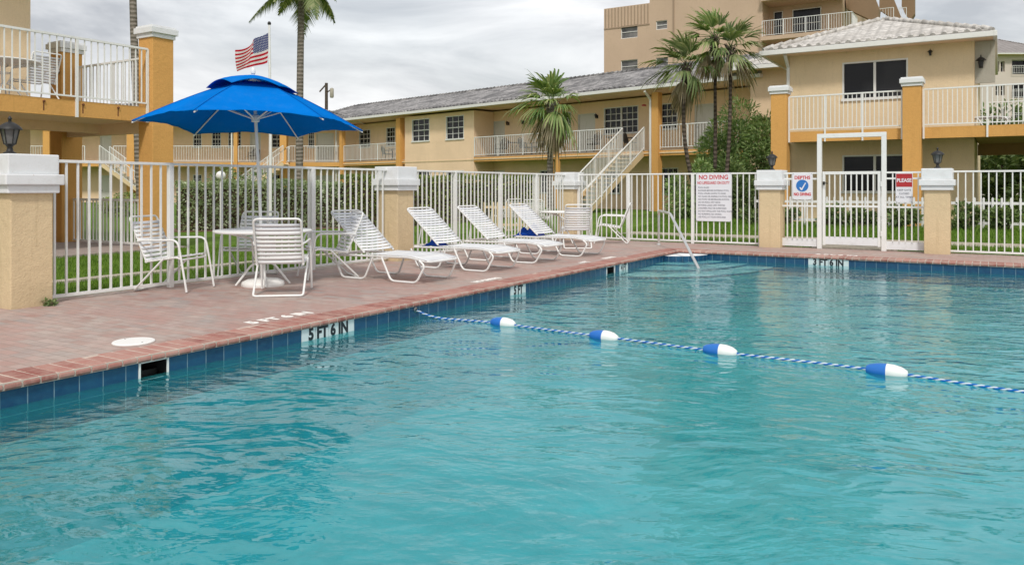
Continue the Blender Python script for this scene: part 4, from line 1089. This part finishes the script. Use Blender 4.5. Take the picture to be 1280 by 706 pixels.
m.quad((tm, tv, 26), (t1, tv, 26), (t1, 60, 26), (tm, 60, 26)); m.quad((t1, tv, -.3), (t1, 60, -.3), (t1, 60, 26), (t1, tv, 26))
wall_open(m, t1, t2-1.0, tv+2.0, -.3, 26, []); m.quad((t2-1, tv+2, -.3), (t2-1, 62, -.3), (t2-1, 62, 26), (t2-1, tv+2, 26))
m.build('wall', M['tower'], T)
for w_ in tw: window(T, *w_, tv+.08, 'plain', 'glass_pale')
m = MB()
n = 14
for k in range(n): x = t0+(tm-t0)*(k+.5)/n; m.box(x-.04, x+.04, tv-.03, tv, 14.1, 15.65)
m.box(t0, tm, tv-.04, tv, 14.0, 14.1); m.build('parapet_ribs', M['tower_dark'], T)
MB().box(uA(842, tv)-.06, uA(842, tv)+.06, tv-.05, tv, 0, 26).build('downspout', M['tower_dark'], T)
zf0 = zpx(955, 47.5, tv)
for k in range(-3, 3):
    zz = zf0+k*2.85
    f = MB(); f.box(t1+.02, t2, tv-.5, tv+1.98, zz-.28, zz); f.build('balcony_slab', M['tower'], T)
    railing(T, (t1+.1, tv-.45), (t2, tv-.45), zz, 1.12, .16, 0, 1.5); railing(T, (t2, tv-.45), (t2, tv+1.9), zz, 1.12, .16, 0, 1.5)
    for a, b in ((t1+.35, t1+1.0), (t1+1.7, t1+3.7), (t1+4.7, t1+5.6)):
        if b < t2-1.0: window(T, a, b, zz+.05, zz+2.2, tv+1.9, 'plain', 'glass')
# slanting balcony ends on the tower's right side
def Tw(px, v, y): return (uA(px, v), v, zpx(px, y, v))
for i, poly in enumerate((((1050, -60), (1088, -60), (1091, -8), (1099, 12), (1097, 27), (1090, 26), (1058, 11)), ((1100, -60), (1112, -60), (1114, -8), (1127, 24), (1120, 26), (1115, 23), (1099, 12)), ((1128, -60), (1141, -60), (1143, -2), (1143, 18), (1138, 26), (1131, 17), (1127, 8)))):
    vv = tv+3+i*6
    MB().prism([(uA(px, vv), zpx(px, y, vv)) for px, y in poly], vv, vv+.9).build('slanted_bay', M['tower_brown_deep'], T)
    if i < 2: 
        e0, e1 = uA((1097, 1124)[i], vv+2.2), uA((1117, 1133)[i], vv+2.2); railing(T, (e0, vv+2.2), (e1, vv+2.2), zpx(1110, 30, vv+2.2), 1.15, .16, 0, 1.5)

# ---- cream building far right
GY = 95.0
def xG(px): return (px-640)/F*GY
def zG(y): return CAMH+(HZ-y)*GY/F
G = empty('cream_apartments', (0, GY, 0), 0, 'distant cream apartment building with brown grey roof at the right edge', 'building')
gw = [(xG(1244.5), xG(1249)), (xG(1251), xG(1256))]; ops = []
for k in range(5):
    for a, b in gw: ops.append((a, b, zG(90)-2.85*k, zG(77)-2.85*k))
    ops.append((xG(1265), xG(1285), zG(93)-2.85*k, zG(75)-2.85*k))
m = MB(); wall_open(m, xG(1225), xG(1330), 0, -.3, zG(68), ops, .5); shell(m, xG(1225), xG(1330), 0, 14, -.3, zG(68)); m.build('wall', M['cream'], G)
for o_ in ops: window(G, *o_, .35, 'plain')
for k in range(5): railing(G, (xG(1264), -.3), (xG(1286), -.3), zG(93)-2.85*k, 1.0, .2, 0, 2)
hip_roof(G, xG(1222), xG(1333), -.8, 15, zG(67.5), 3.0, 7, M['roof_brown'])

# ------------------------------------------------------------------ balcony furniture
def make_dark_chair():
    r = empty('wicker_chair', label='c', cat='chair', group='dark chairs on the motel balconies')
    m = MB(); m.box(-.25, .25, -.22, .25, .40, .45); m.build('seat', M['wicker'], r, bevel=.01)
    m = MB()
    for k in range(7):
        x = -.22+.44*k/6; m.bar((x, -.22, .45), (x, -.32, .90-.05*abs(k-3)/3), .035, .02)
    m.tube(fillet([(-.25, -.22, .45), (-.25, -.33, .86), (0, -.35, .97), (.25, -.33, .86), (.25, -.22, .45)], .1), .018, 6); m.build('backrest', M['wicker'], r)
    for sx in (-1, 1):
        MB().tube(fillet([(sx*.26, -.27, .66), (sx*.27, .22, .66), (sx*.26, .24, 0)], .06), .016, 6).build('arm', M['wicker'], r)
        MB().tube([(sx*.23, -.2, .42), (sx*.25, -.27, 0)], .016, 6).build('leg', M['wicker'], r)
    return r
dc = make_dark_chair()
def Bp(px, s, z): x = xB(px, s); return Vector((BOX+BXX*x+.7046*s, BOY+BXY*x+.7096*s, z))
DC = [(627, .9, BRZ+R(80), 'dark balcony chair left of the small table near the white door'), (657, .9, BRZ+R(-80), 'dark balcony chair right of the small table, tilted wicker back'), (672, .9, BRZ+R(160), 'dark balcony chair partly behind the palm trunk'),
      (742, .9, BRZ+R(80), 'dark balcony chair beside the white door above the stairs'), (788, 1.05, BRZ+R(-80), 'dark balcony chair below the double window behind the stair head'), (484, .8, BRZ+R(-60), 'dark balcony chair at the far left balcony beside the orange column')]
for i, (px, s, a, lb) in enumerate(DC): put(dc, i == 0, Bp(px, s, SL1), a, lb)
put(dc, False, (xE(313), EY+.7, SL1), R(170), 'dark chair on the distant balcony below the umbrella')
def make_dtable():
    r = empty('balcony_table', label='t', cat='table', group='small dark tables on the motel balconies')
    MB().lathe([(.33, .70), (.33, .73)], 20).build('top', M['wicker'], r); 
    for k in range(3):
        a = k*2*PI/3; MB().tube([(.25*math.cos(a), .25*math.sin(a), 0), (.08*math.cos(a), .08*math.sin(a), .40), (.25*math.cos(a), .25*math.sin(a), .70)], .014, 6).build('leg', M['wicker'], r)
    return r
dt = make_dtable()
for i, (px, lb) in enumerate([(642, 'small dark round table between chairs on the middle balcony'), (765, 'small dark round table on the balcony above the stairs'), (492, 'small dark round table on the far left balcony')]): put(dt, i == 0, Bp(px, .8, SL1), 0, lb)
# raised deck furniture, left building and right house
def cpos(px, u): v = vL(px, u); return W(u, v, SL1)
t = copy_tree(tb_); t.location = cpos(4, -10.35); t['label'] = 'round table with dark underside on the raised deck at upper left'; t['group'] = 'furniture on the upper decks'
c = copy_tree(ch); c.location = cpos(44, -10.35); c.rotation_euler.z = R(60); c['label'] = 'white strap chair on the raised deck at upper left'; c['group'] = 'furniture on the upper decks'
c = copy_tree(lg); c.location = W(uA(1262, 11.0), 11.0, SL1); c.rotation_euler.z = RZ; c['label'] = 'white strap lounger on the right hand upper deck'; c['group'] = 'furniture on the upper decks'
c = copy_tree(ch); c.location = (.75, 22.6, 0); c.rotation_euler.z = R(-20); c['label'] = 'white strap chair on the grass beyond the fence behind the far lounger'; c['group'] = 'garden chairs beyond the fence'
c = copy_tree(ch); c.location = (-.2, 23.6, 0); c.rotation_euler.z = R(40); c['label'] = 'white strap chair beyond the fence nearest the hedge end'; c['group'] = 'garden chairs beyond the fence'
def garden_fence(a, b, label, h=.98, sp=.13, z=.05, mat='metal'):
    A_ = W(*a); B_ = W(*b); L = (B_-A_).length; r = empty('picket_fence', (A_.x, A_.y, z), math.atan2(B_.y-A_.y, B_.x-A_.x), label, 'fence')
    m = MB()
    for k in range(int(L/sp)):
        x = k*sp; m.add([(x, -.01, 0), (x+.05, -.01, 0), (x+.05, -.01, h-.03), (x+.025, -.01, h), (x, -.01, h-.03), (x, .01, 0), (x+.05, .01, 0), (x+.05, .01, h-.03), (x+.025, .01, h), (x, .01, h-.03)],
                     [(0, 1, 2, 3, 4), (9, 8, 7, 6, 5), (0, 5, 6, 1), (1, 6, 7, 2), (2, 7, 8, 3), (3, 8, 9, 4), (4, 9, 5, 0)])
    m.build('pickets', M[mat], r); MB().box(0, L, .01, .04, h*.78, h*.86).build('rail', M[mat], r); MB().box(0, L, .01, .04, h*.18, h*.26).build('rail', M[mat], r)
garden_fence((-.6, 8.15), (10.5, 8.15), 'low white picket garden fence in front of the balcony house', .86, .20, .16)
garden_fence((-7.2, 3.6), (-5.6, 4.2), 'low tan picket screen beyond the fence behind the third lounger', .85, .13, .0, 'tan2')

# ------------------------------------------------------------------ paths
def sheet(name, pts, z, mat, h=.03):
    m = MB(); n = len(pts); vs = [(x, y, z) for x, y in pts]+[(x, y, z-h) for x, y in pts]
    m.add(vs, [tuple(range(n))]+[(i, i+n, (i+1) % n+n, (i+1) % n) for i in range(n)]); return st(name, m, mat)
sheet('sidewalk', [(-3.2, 4.0), (30, 4.0), (30, 5.2), (-3.2, 5.2)], .030, M['concrete'])
sheet('garden_path', [(-5.4, -24), (-5.16, -24), (-5.16, 3.95), (-5.4, 3.95)], .020, M['concrete'])
sheet('patio', [(-20, -14), (-9.0, -14), (-9.0, -4.9), (-20, -4.9)], .03, M['patio'], .06)
sheet('gate_path', [(g0-.2, 2.13), (g1+.2, 2.13), (g1+.2, 3.98), (g0-.2, 3.98)], .022, M['concrete'])

# ------------------------------------------------------------------ plants
def rv():
    while True:
        p = Vector((U(-1, 1), U(-1, 1), U(-1, 1)))
        if .05 < p.length < 1: return p.normalized()
def leaf(m, c, s, asp=.5, d=None):
    d = d or rv(); a = d.cross(rv()).normalized(); k = d*s; w = a*s*asp
    m.add([c, c+k*.5+w*.5, c+k, c+k*.5-w*.5], [(0, 1, 2, 3)])
def bush(name, pos, rad, n, size, label, cat, mat, core='leaf_pine', group=None, lobes=9, seed=0, stems=3, asp=.5, zlow=.0):
    random.seed(seed); r = empty(name, pos, 0, label, cat, group); L = []
    rx, ry, rz_ = rad
    for k in range(lobes):
        d = rv(); L.append((Vector((d.x*rx*.66, d.y*ry*.6, rz_*(.95+.70*d.z))), U(.24, .52)))
    m = MB()
    for k in range(n):
        c, q = random.choice(L); d = rv(); rr = q*(U(.25, 1)**.4)
        p = c + Vector((d.x*rx*rr, d.y*ry*rr, d.z*rz_*rr*.9)); p.z = max(p.z, zlow)
        leaf(m, p, size*U(.6, 1.3), asp, (d+rv()*.9).normalized())
    m.build('foliage', M[mat], r)
    t = MB()
    for k in range(stems):
        a = U(0, 6.28); c, q = L[k % lobes]; t.tube([(.08*math.cos(a), .08*math.sin(a), -.1), (c.x*.4, c.y*.4, c.z*.6), tuple(c)], [.05, .03, .012], 6)
    t.build('stem', M['bark_brown'], r); return r
# trimmed hedge : leafy box
def hedge(p0, p1, w, h, n, label, mat, seed):
    random.seed(seed); A_ = Vector(p0); B_ = Vector(p1); L = (B_-A_).length; r = empty('hedge', A_, math.atan2(B_.y-A_.y, B_.x-A_.x), label, 'hedge', 'clipped hedges beyond the fence')
    m = MB(); nx = 60; 
    def hh(x): return h*(1+.07*noise.noise(Vector((x*.8+seed, 0, 0)))+.04*noise.noise(Vector((x*3, 2, 0))))
    for k in range(n):
        x = U(0, L); H = hh(x); f = rnd()
        if f < .42: p = Vector((x, -w/2+abs(random.gauss(0, .07))-.03, U(.02, H)))
        elif f < .85: p = Vector((x, U(-w/2, w/2), H-abs(random.gauss(0, .07))+.02))
        else: p = Vector((x, U(-w/2, w/2), U(.02, H)))
        nz = noise.noise(Vector((p.x*2.2, p.y*2, p.z*2.2)))
        p.y -= .08*nz; d = Vector((U(-1, 1), -abs(U(.1, 1)), U(-.2, 1))).normalized()
        leaf(m, p, U(.06, .12), .6, d)
    m.build('foliage', M[mat], r)
    c = MB(); c.box(.05, L-.05, -w/2+.16, w/2-.1, 0, h-.2); c.build('branches', M['bark_brown'], r)
hedge((-9.9, 23.2, 0), (-5.6, 25.4, 0), 1.1, 1.42, 9000, 'silvery green clipped hedge behind the umbrella table', 'leaf_hedge', 1)
hedge((-5.5, 25.3, 0), (.6, 28.0, 0), 1.1, 1.62, 12000, 'lime topped clipped hedge behind the loungers', 'leaf_hedge_lime', 2)
sheet('mulch_bed', [((x-OX)*UX+(y-OY)*UY, (x-OX)*VX+(y-OY)*VY) for x, y in ((-10.2, 22.2), (-5.3, 24.5), (1.0, 27.2), (.4, 28.8), (-6, 26.4), (-10.6, 24))], .012, M['mulch'], .02)
def fan_leaf(m, base, dirv, size, droop, nb=15, wind=Vector((0, 0, 0)), spread=1.9, dry=False):
    d = dirv.normalized(); up = Vector((0, 0, 1)); side = d.cross(up); side = side.normalized() if side.length > .05 else Vector((1, 0, 0)); nn = side.cross(d).normalized()
    pl = size*.62; p1 = base + d*pl*.6 + Vector((0, 0, -droop*.05)); p2 = base+d*pl + Vector((0, 0, -droop*.15)) + wind*.1
    m.tube([base, p1, p2], [.014, .010, .008], 4)
    for k in range(nb):
        a = spread*(k/(nb-1)-.5)*1.15; bd = (d*math.cos(a)+side*math.sin(a)+nn*U(-.08, .08)).normalized(); ln = size*(.5+.5*math.cos(a))*U(.6, 1.15)
        w = size*.044; wv_ = bd.cross(nn).normalized()*w
        q0 = p2; q1 = p2+bd*ln*.5+wind*.12*ln-Vector((0, 0, droop*.10*ln)); q2 = p2+bd*ln*.85+wind*.35*ln-Vector((0, 0, droop*.42*ln)); q3 = p2+bd*ln*1.0+wind*.55*ln-Vector((0, 0, droop*.75*ln))
        m.add([q0-wv_*.35, q0+wv_*.35, q1+wv_, q1-wv_, q2+wv_*.7, q2-wv_*.7, q3], [(0, 1, 2, 3), (3, 2, 4, 5), (5, 4, 6)])
def trunk_path(p0, p1, bend, n=8):
    p0 = Vector(p0); p1 = Vector(p1); out = []
    for k in range(n+1):
        t = k/n; out.append(p0.lerp(p1, t)+Vector(bend)*math.sin(PI*t))
    return out
def fan_palm(name, base, topv, bend, r0, r1, nl, size, label, seed, wind=(0, 0, 0), mat='leaf_palm', barkm='bark', dryn=8, skirt=True, group=None, lift=.25):
    random.seed(seed); r = empty(name, base, 0, label, 'palm tree', group); b = Vector(base); tp = Vector(topv)-b
    pts = trunk_path((0, 0, -.1), tp, bend, 10); m = MB(); m.tube(pts, [r0+(r1-r0)*k/10 for k in range(11)], 12)
    if skirt:
        for k in range(90):
            t = U(.62, 1.0); c = pts[0].lerp(tp, t); a = U(0, 6.28); rr = r1*(.8+1.1*max(0, t-.62)/.38)
            q = tp + Vector((math.cos(a)*rr, math.sin(a)*rr, -(1-t)*1.6-.02)); m.tube([q, q+Vector((math.cos(a)*.10, math.sin(a)*.10, .17))], [.022, .008], 4)
    m.build('trunk', M[barkm], r, True)
    m = MB(); W_ = Vector(wind); gold = 2.39996
    for k in range(nl):
        f = (k+.5)/nl; el = R(82-118*f); az = k*gold+U(-.2, .2)
        d = Vector((math.cos(az)*math.cos(el), math.sin(az)*math.cos(el), math.sin(el)+lift*.2)) + W_*.55
        fan_leaf(m, tp+Vector((0, 0, U(-.03, .05))), d, size*U(.75, 1.2), .05+f*1.1+W_.length*.5, 12, W_*1.5, 1.6)
    m.build('crown', M[mat], r)
    m = MB()
    for k in range(dryn):
        az = U(0, 6.28); el = R(U(-75, -25)); d = Vector((math.cos(az)*math.cos(el), math.sin(az)*math.cos(el), math.sin(el)))+W_*.5
        fan_leaf(m, tp-Vector((0, 0, .08)), d, size*U(.6, .9), 1.5, 11, W_, 1.3)
    if dryn: m.build('dead_fronds', M['leaf_dry'], r)
    return r
def at(px, y, Y): return Vector(((px-640)/F*Y, Y, CAMH+(HZ-y)*Y/F))
q = at(690, 130, 29); fan_palm('fan_palm', (at(689, 233, 29).x, 29, 0), q, (-.05, 0, 0), .12, .11, 27, .90, 'bushy green fan palm standing in front of the motel balconies', 11, (-.18, 0, 0), dryn=16)
q = at(858, 82, 25); fan_palm('fan_palm', (at(882, 233, 25).x, 25, .2), q, (-.34, 0, 0), .075, .050, 19, .72, 'leftmost of three windblown fan palms, shortest with a curved trunk', 12, (-.42, 0, .12), 'leaf_palm_dark', 'bark_dark', 9, group='windblown fan palms beside the balcony house')
q = at(893, 48, 25.4); fan_palm('fan_palm', (at(893, 233, 25.4).x, 25.4, .2), q, (.03, 0, 0), .07, .046, 20, .72, 'middle and tallest of three windblown fan palms', 13, (-.35, 0, .15), 'leaf_palm', 'bark_dark', 7, group='windblown fan palms beside the balcony house')
q = at(913, 60, 24.6); fan_palm('fan_palm', (at(902, 233, 24.6).x, 24.6, .2), q, (.10, 0, 0), .07, .048, 18, .70, 'rightmost of three windblown fan palms with ragged fronds to the right', 14, (.35, 0, .12), 'leaf_palm_dark', 'bark_dark', 10, group='windblown fan palms beside the balcony house')
bush('podocarpus_shrub', (at(928, 233, 26.5).x, 26.5, .1), (1.5, 1.0, 2.05), 16000, .20, 'tall dense green shrub between the palms and the orange column', 'shrub', 'leaf_pine', lobes=22, seed=21, asp=.22)
bush('podocarpus_shrub', (at(868, 233, 25.2).x, 25.2, .1), (.9, .7, 1.1), 6000, .18, 'lower green shrub at the foot of the three palms', 'shrub', 'leaf_pine', lobes=10, seed=22, asp=.22)
bush('podocarpus_shrub', (at(905, 233, 25.0).x, 25.0, .1), (.9, .7, 1.15), 6000, .16, 'mid green shrub against the palm trunks', 'shrub', 'leaf_broad', lobes=10, seed=23, asp=.3)
# coconut palms at the left, crowns mostly above the picture
def coco_palm(base, topv, bend, r0, r1, label, seed, nf=20, size=1.75):
    random.seed(seed); r = empty('coconut_palm', base, 0, label, 'palm tree', 'tall palms at the left'); b = Vector(base); tp = Vector(topv)-b
    pts = trunk_path((0, 0, -.1), tp, bend, 12); MB().tube(pts, [r0+(r1-r0)*k/12 for k in range(13)], 12).build('trunk', M['bark'], r, True)
    m = MB(); W_ = Vector((-.35, 0, 0))
    for k in range(nf):
        f = k/nf; az = k*2.39996; el = R(70-95*f); d = Vector((math.cos(az)*math.cos(el), math.sin(az)*math.cos(el), math.sin(el))).normalized()
        sp = []; n = 16
        for i in range(n+1):
            t = i/n; sp.append(tp+d*size*t+W_*size*t*t*.5-Vector((0, 0, size*t*t*(.35+.45*f))))
        m.tube(sp, [.022*(1-.8*i/n) for i in range(n+1)], 4)
        for i in range(3, n+1):
            dd_ = (sp[i]-sp[i-1]).normalized(); s_ = dd_.cross(Vector((0, 0, 1))); s_ = s_.normalized() if s_.length > .01 else Vector((1, 0, 0))
            for sg in (-1, 1):
                for h_ in (0, .33, .66):
                    c = sp[i-1].lerp(sp[i], h_); ln = .62*math.sin(PI*min(1, i/n*.8+.15))*U(.7, 1.15)
                    e_ = c+(s_*sg*.75+dd_*.5).normalized()*ln+W_*.25*ln-Vector((0, 0, ln*.55)); mid = c.lerp(e_, .5)+Vector((0, 0, .06)); w_ = dd_*.032
                    m.add([c-w_, c+w_, mid+w_, mid-w_, e_], [(0, 1, 2, 3), (3, 2, 4)])
    m.build('crown', M['leaf_palm_dark'], r)
    c = MB()
    for k in range(7): a = U(0, 6.28); c.lathe([(.02, -.12), (.09, -.07), (.11, 0), (.09, .08), (.03, .12)], 8, (tp.x+.16*math.cos(a), tp.y+.16*math.sin(a), tp.z-.15-U(0, .2)))
    c.build('coconuts', M['bark_brown'], r, True)
coco_palm((at(374, 233, 30).x, 30, 0), at(377, -24, 30), (-.02, 0, 0), .15, .12, 'tall palm whose grey trunk rises behind the umbrella', 31)
coco_palm((at(178, 233, 27).x, 27, 0), at(163, -130, 27), (-.05, 0, 0), .15, .10, 'tall slim palm trunk beside the orange corner column', 32)
# shrubs
for i, (u, v, s) in enumerate([(.5, 7.7, .9), (1.5, 7.75, 1.0), (2.4, 7.7, .8), (3.3, 7.75, 1.0), (4.9, 7.7, 1.1), (5.7, 7.75, .9), (-.4, 7.8, .9)]):
    p = W(u, v, .18); lb = ['leafy shrub in front of the picket fence, left of the gate sign', 'leafy shrub behind the gate, left half', 'leafy shrub seen through the middle of the gate', 'leafy shrub at the orange column behind the gate', 'leafy shrub just right of the right gate pillar', 'small leafy shrub right of the gate pillar near the picket fence', 'small leafy shrub at the left column of the balcony house'][i]
    bush('garden_shrub', (p.x, p.y, .15), (.55*s, .35*s, .33*s), 900, .14, lb, 'shrub', 'leaf_broad', lobes=6, seed=40+i, asp=.45, group='shrubs along the picket fence')
for i, (px, Y, rad, lb) in enumerate([(1252, 36, (3.0, 2.2, 2.4), 'dark broadleaf tree behind the right hand deck'), (1295, 33, (2.6, 2.2, 2.0), 'broadleaf tree at the far right behind the deck'), (1235, 50, (2.5, 2.5, 2.2), 'small tree in front of the cream apartments')]):
    bush('broadleaf_tree', (at(px, 233, Y).x, Y, .3), rad, 6000, .26, lb, 'tree', 'leaf_broad', lobes=14, seed=60+i, group='trees behind the right hand deck')
for i, (px, Y, rad, n, lb) in enumerate([(300, 40, (1.6, 1.2, 1.2), 3000, 'rounded green bush behind the hedge left of the flagpole'), (362, 46, (2.2, 1.2, .9), 2600, 'green bush below the distant stairs'), (168, 34, (1.6, .8, .55), 1500, 'low green bush behind the orange column'), (545, 40, (2.4, .8, .75), 2600, 'long low bush against the projecting motel block'), (625, 36, (1.8, .8, .7), 2200, 'low bush under the middle balcony')]):
    bush('garden_bush', (at(px, 233, Y).x, Y, 0), rad, n, .16, lb, 'shrub', 'leaf_hedge_lime' if i == 2 else 'leaf_broad', lobes=9, seed=80+i, group='bushes in the motel garden')
p = W(FU+.26, P[0][1]+.16); random.seed(3)
bush('weed_tuft', (p.x, p.y, 0), (.09, .07, .035), 160, .035, 'small green weed growing at the foot of the nearest pillar', 'weed', 'leaf_broad', lobes=5, seed=99, stems=2)
# grass blades
def grass(areas, seed):
    random.seed(seed); m = MB()
    for (u0, u1, v0_, v1_, n, zfun, s) in areas:
        for k in range(n):
            u, v = U(u0, u1), U(v0_, v1_)
            if -5.42 < u < -5.14 and v < 4: continue
            if v > 2 and g0-.2 < u < g1+.2 and v < 4: continue
            z = zfun(v); a = U(0, 6.28); h = U(.03, .07)*s; w_ = .006*s; lx, ly = U(-.03, .03), U(-.03, .03)
            m.add([(u-w_*math.cos(a), v-w_*math.sin(a), z), (u+w_*math.cos(a), v+w_*math.sin(a), z), (u+lx, v+ly, z+h)], [(0, 1, 2)])
    o = m.build('grass', M['grass_blade'], None, loc=(OX, OY, 0), rz=RZ); tag(o, 'green lawn grass beyond the pool fence', 'grass', kind='stuff')
def zl(v): 
    for (a, za), (b, zb_) in zip(pr, pr[1:]):
        if v <= b: return za+(zb_-za)*max(0, (v-a)/(b-a))
    return .2
grass([(-9, -3.78, -13, -4, 30000, lambda v: -.012, 1.1), (-9, -3.78, -4, 2.1, 14000, lambda v: -.012, 1.4), (-3.4, 8, 2.2, 3.95, 9000, lambda v: zl(v), 1.5), (-3.4, 9, 5.25, 8.1, 12000, zl, 1.9), (-3.4, -.2, 8.1, 13, 8000, zl, 2.2)], 5)

# ------------------------------------------------------------------ flagpole, flag, globe lamp, utility pole
FY = 21.0; fx = at(338, 233, FY).x
fp = empty('flagpole', (fx, FY, 0), 0, 'white flagpole rising behind the umbrella', 'flagpole')
MB().tube([(0, 0, 0), (0, 0, 2.9), (-.03, 0, 5.6)], [.045, .04, .028], 12).build('pole', M['metal'], fp, True)
MB().lathe([(.01, 5.58), (.045, 5.61), (.05, 5.64), (.03, 5.68), (.004, 5.69)], 12, (-.03, 0, 0)).build('finial', M['dark'], fp, True)
MB().lathe([(.10, 0), (.10, .03), (.055, .05)], 12).build('base_flange', M['metal'], fp, True)
def flag_mat():
    g = N('flag_cloth'); c = g.n('ShaderNodeTexCoord'); sp = g.n('ShaderNodeSeparateXYZ'); g.l(c.outputs['UV'], sp.inputs[0]); x, y = sp.outputs[0], sp.outputs[1]
    s_ = g.math('MODULO', g.math('FLOOR', g.math('MULTIPLY', y, 13)), 2); col = g.mix(g.math('SUBTRACT', 1.0, s_), (.78, .76, .74), (.52, .02, .04))
    can = g.math('MULTIPLY', g.math('LESS_THAN', x, .4), g.math('GREATER_THAN', y, 6/13))
    sx = g.math('SINE', g.math('MULTIPLY', x, 2*PI*15)); sy = g.math('SINE', g.math('MULTIPLY', y, 2*PI*16.5)); star = g.math('GREATER_THAN', g.math('MULTIPLY', sx, sy), .45)
    cc_ = g.mix(star, (.03, .045, .18), (.75, .75, .78)); col = g.mix(can, col, cc_)
    b = g.n('ShaderNodeBsdfDiffuse'); g.l(col, b.inputs[0]); t_ = g.n('ShaderNodeBsdfTranslucent'); g.l(col, t_.inputs[0]); mx = g.n('ShaderNodeMixShader'); mx.inputs[0].default_value = .3
    g.l(b.outputs[0], mx.inputs[1]); g.l(t_.outputs[0], mx.inputs[2]); g.l(mx.outputs[0], g.out.inputs[0]); return g.m
m = MB(); nx, ny = 30, 16; vs = []; uvs = []
for i in range(nx+1):
    for j in range(ny+1):
        t, s = i/nx, j/ny
        x = -.80*t + .03*math.sin(t*9+s*2); z = -.80*(1-s) - .50*t*(.65+.35*s) + .05*t*math.sin(t*10+s*3) + .11*t*(1-s); y = .10*math.sin(t*10+s*1.5)*min(1, t*3)
        vs.append((x-.05, y, z)); uvs.append((t, s))
m.add(vs, [(i*(ny+1)+j, (i+1)*(ny+1)+j, (i+1)*(ny+1)+j+1, i*(ny+1)+j+1) for i in range(nx) for j in range(ny)])
fg = m.build('flag', flag_mat(), None, True, loc=(fx-.03, FY, CAMH+(HZ-41)*FY/F)); tag(fg, 'American flag with red and white stripes blowing left from the flagpole', 'flag')
uvl = fg.data.uv_layers.new(name='UVMap')
for l in fg.data.loops: uvl.data[l.index].uv = uvs[l.vertex_index]
gl = empty('globe_lamp', (at(276, 233, 22.4).x, 22.4, 0), 0, 'white glass globe lamp on a post in front of the hedge', 'lamp')
MB().tube([(0, 0, 0), (0, 0, 1.45)], .03, 10).build('post', M['metal'], gl, True)
mm = MB(); mm.lathe([(.01 if abs(k) == 8 else .135*math.cos(k*PI/16), 1.6+.135*math.sin(k*PI/16)) for k in range(-8, 9)], 20); mm.build('globe', M['globe'], gl, True)
p = at(408, 233, 80); ut = empty('utility_pole', (p.x, 80, 0), 0, 'distant dark utility pole with crossarm above the roof', 'utility pole')
zt = CAMH+(HZ-104)*80/F
MB().tube([(0, 0, 0), (0, 0, zt)], [.22, .15], 8).build('pole', M['bark_dark'], ut, True)
m = MB(); m.bar((-.7, 0, zt-.9), (0, 0, zt-.1), .12, .12); m.bar((0, 0, zt-1.0), (.55, 0, zt-.6), .1, .1); m.build('crossarm', M['bark_dark'], ut)
m = MB(); m.lathe([(.15, -.5), (.2, -.4), (.2, .4), (.1, .5)], 10, (.55, 0, zt-1.0)); m.build('transformer', M['grey_stucco'], ut, True)

# lettering becomes plain mesh objects
dg = bpy.context.evaluated_depsgraph_get()
for o in [o for o in COL.objects if o.type == 'FONT']:
    me = bpy.data.meshes.new_from_object(o.evaluated_get(dg)); n_ = o.name
    q = bpy.data.objects.new('tmp', me); COL.objects.link(q); q.parent = o.parent; q.location = o.location; q.rotation_euler = o.rotation_euler; q.scale = o.scale
    if not me.materials: me.materials.append(o.data.materials[0])
    bpy.data.objects.remove(o); q.name = n_
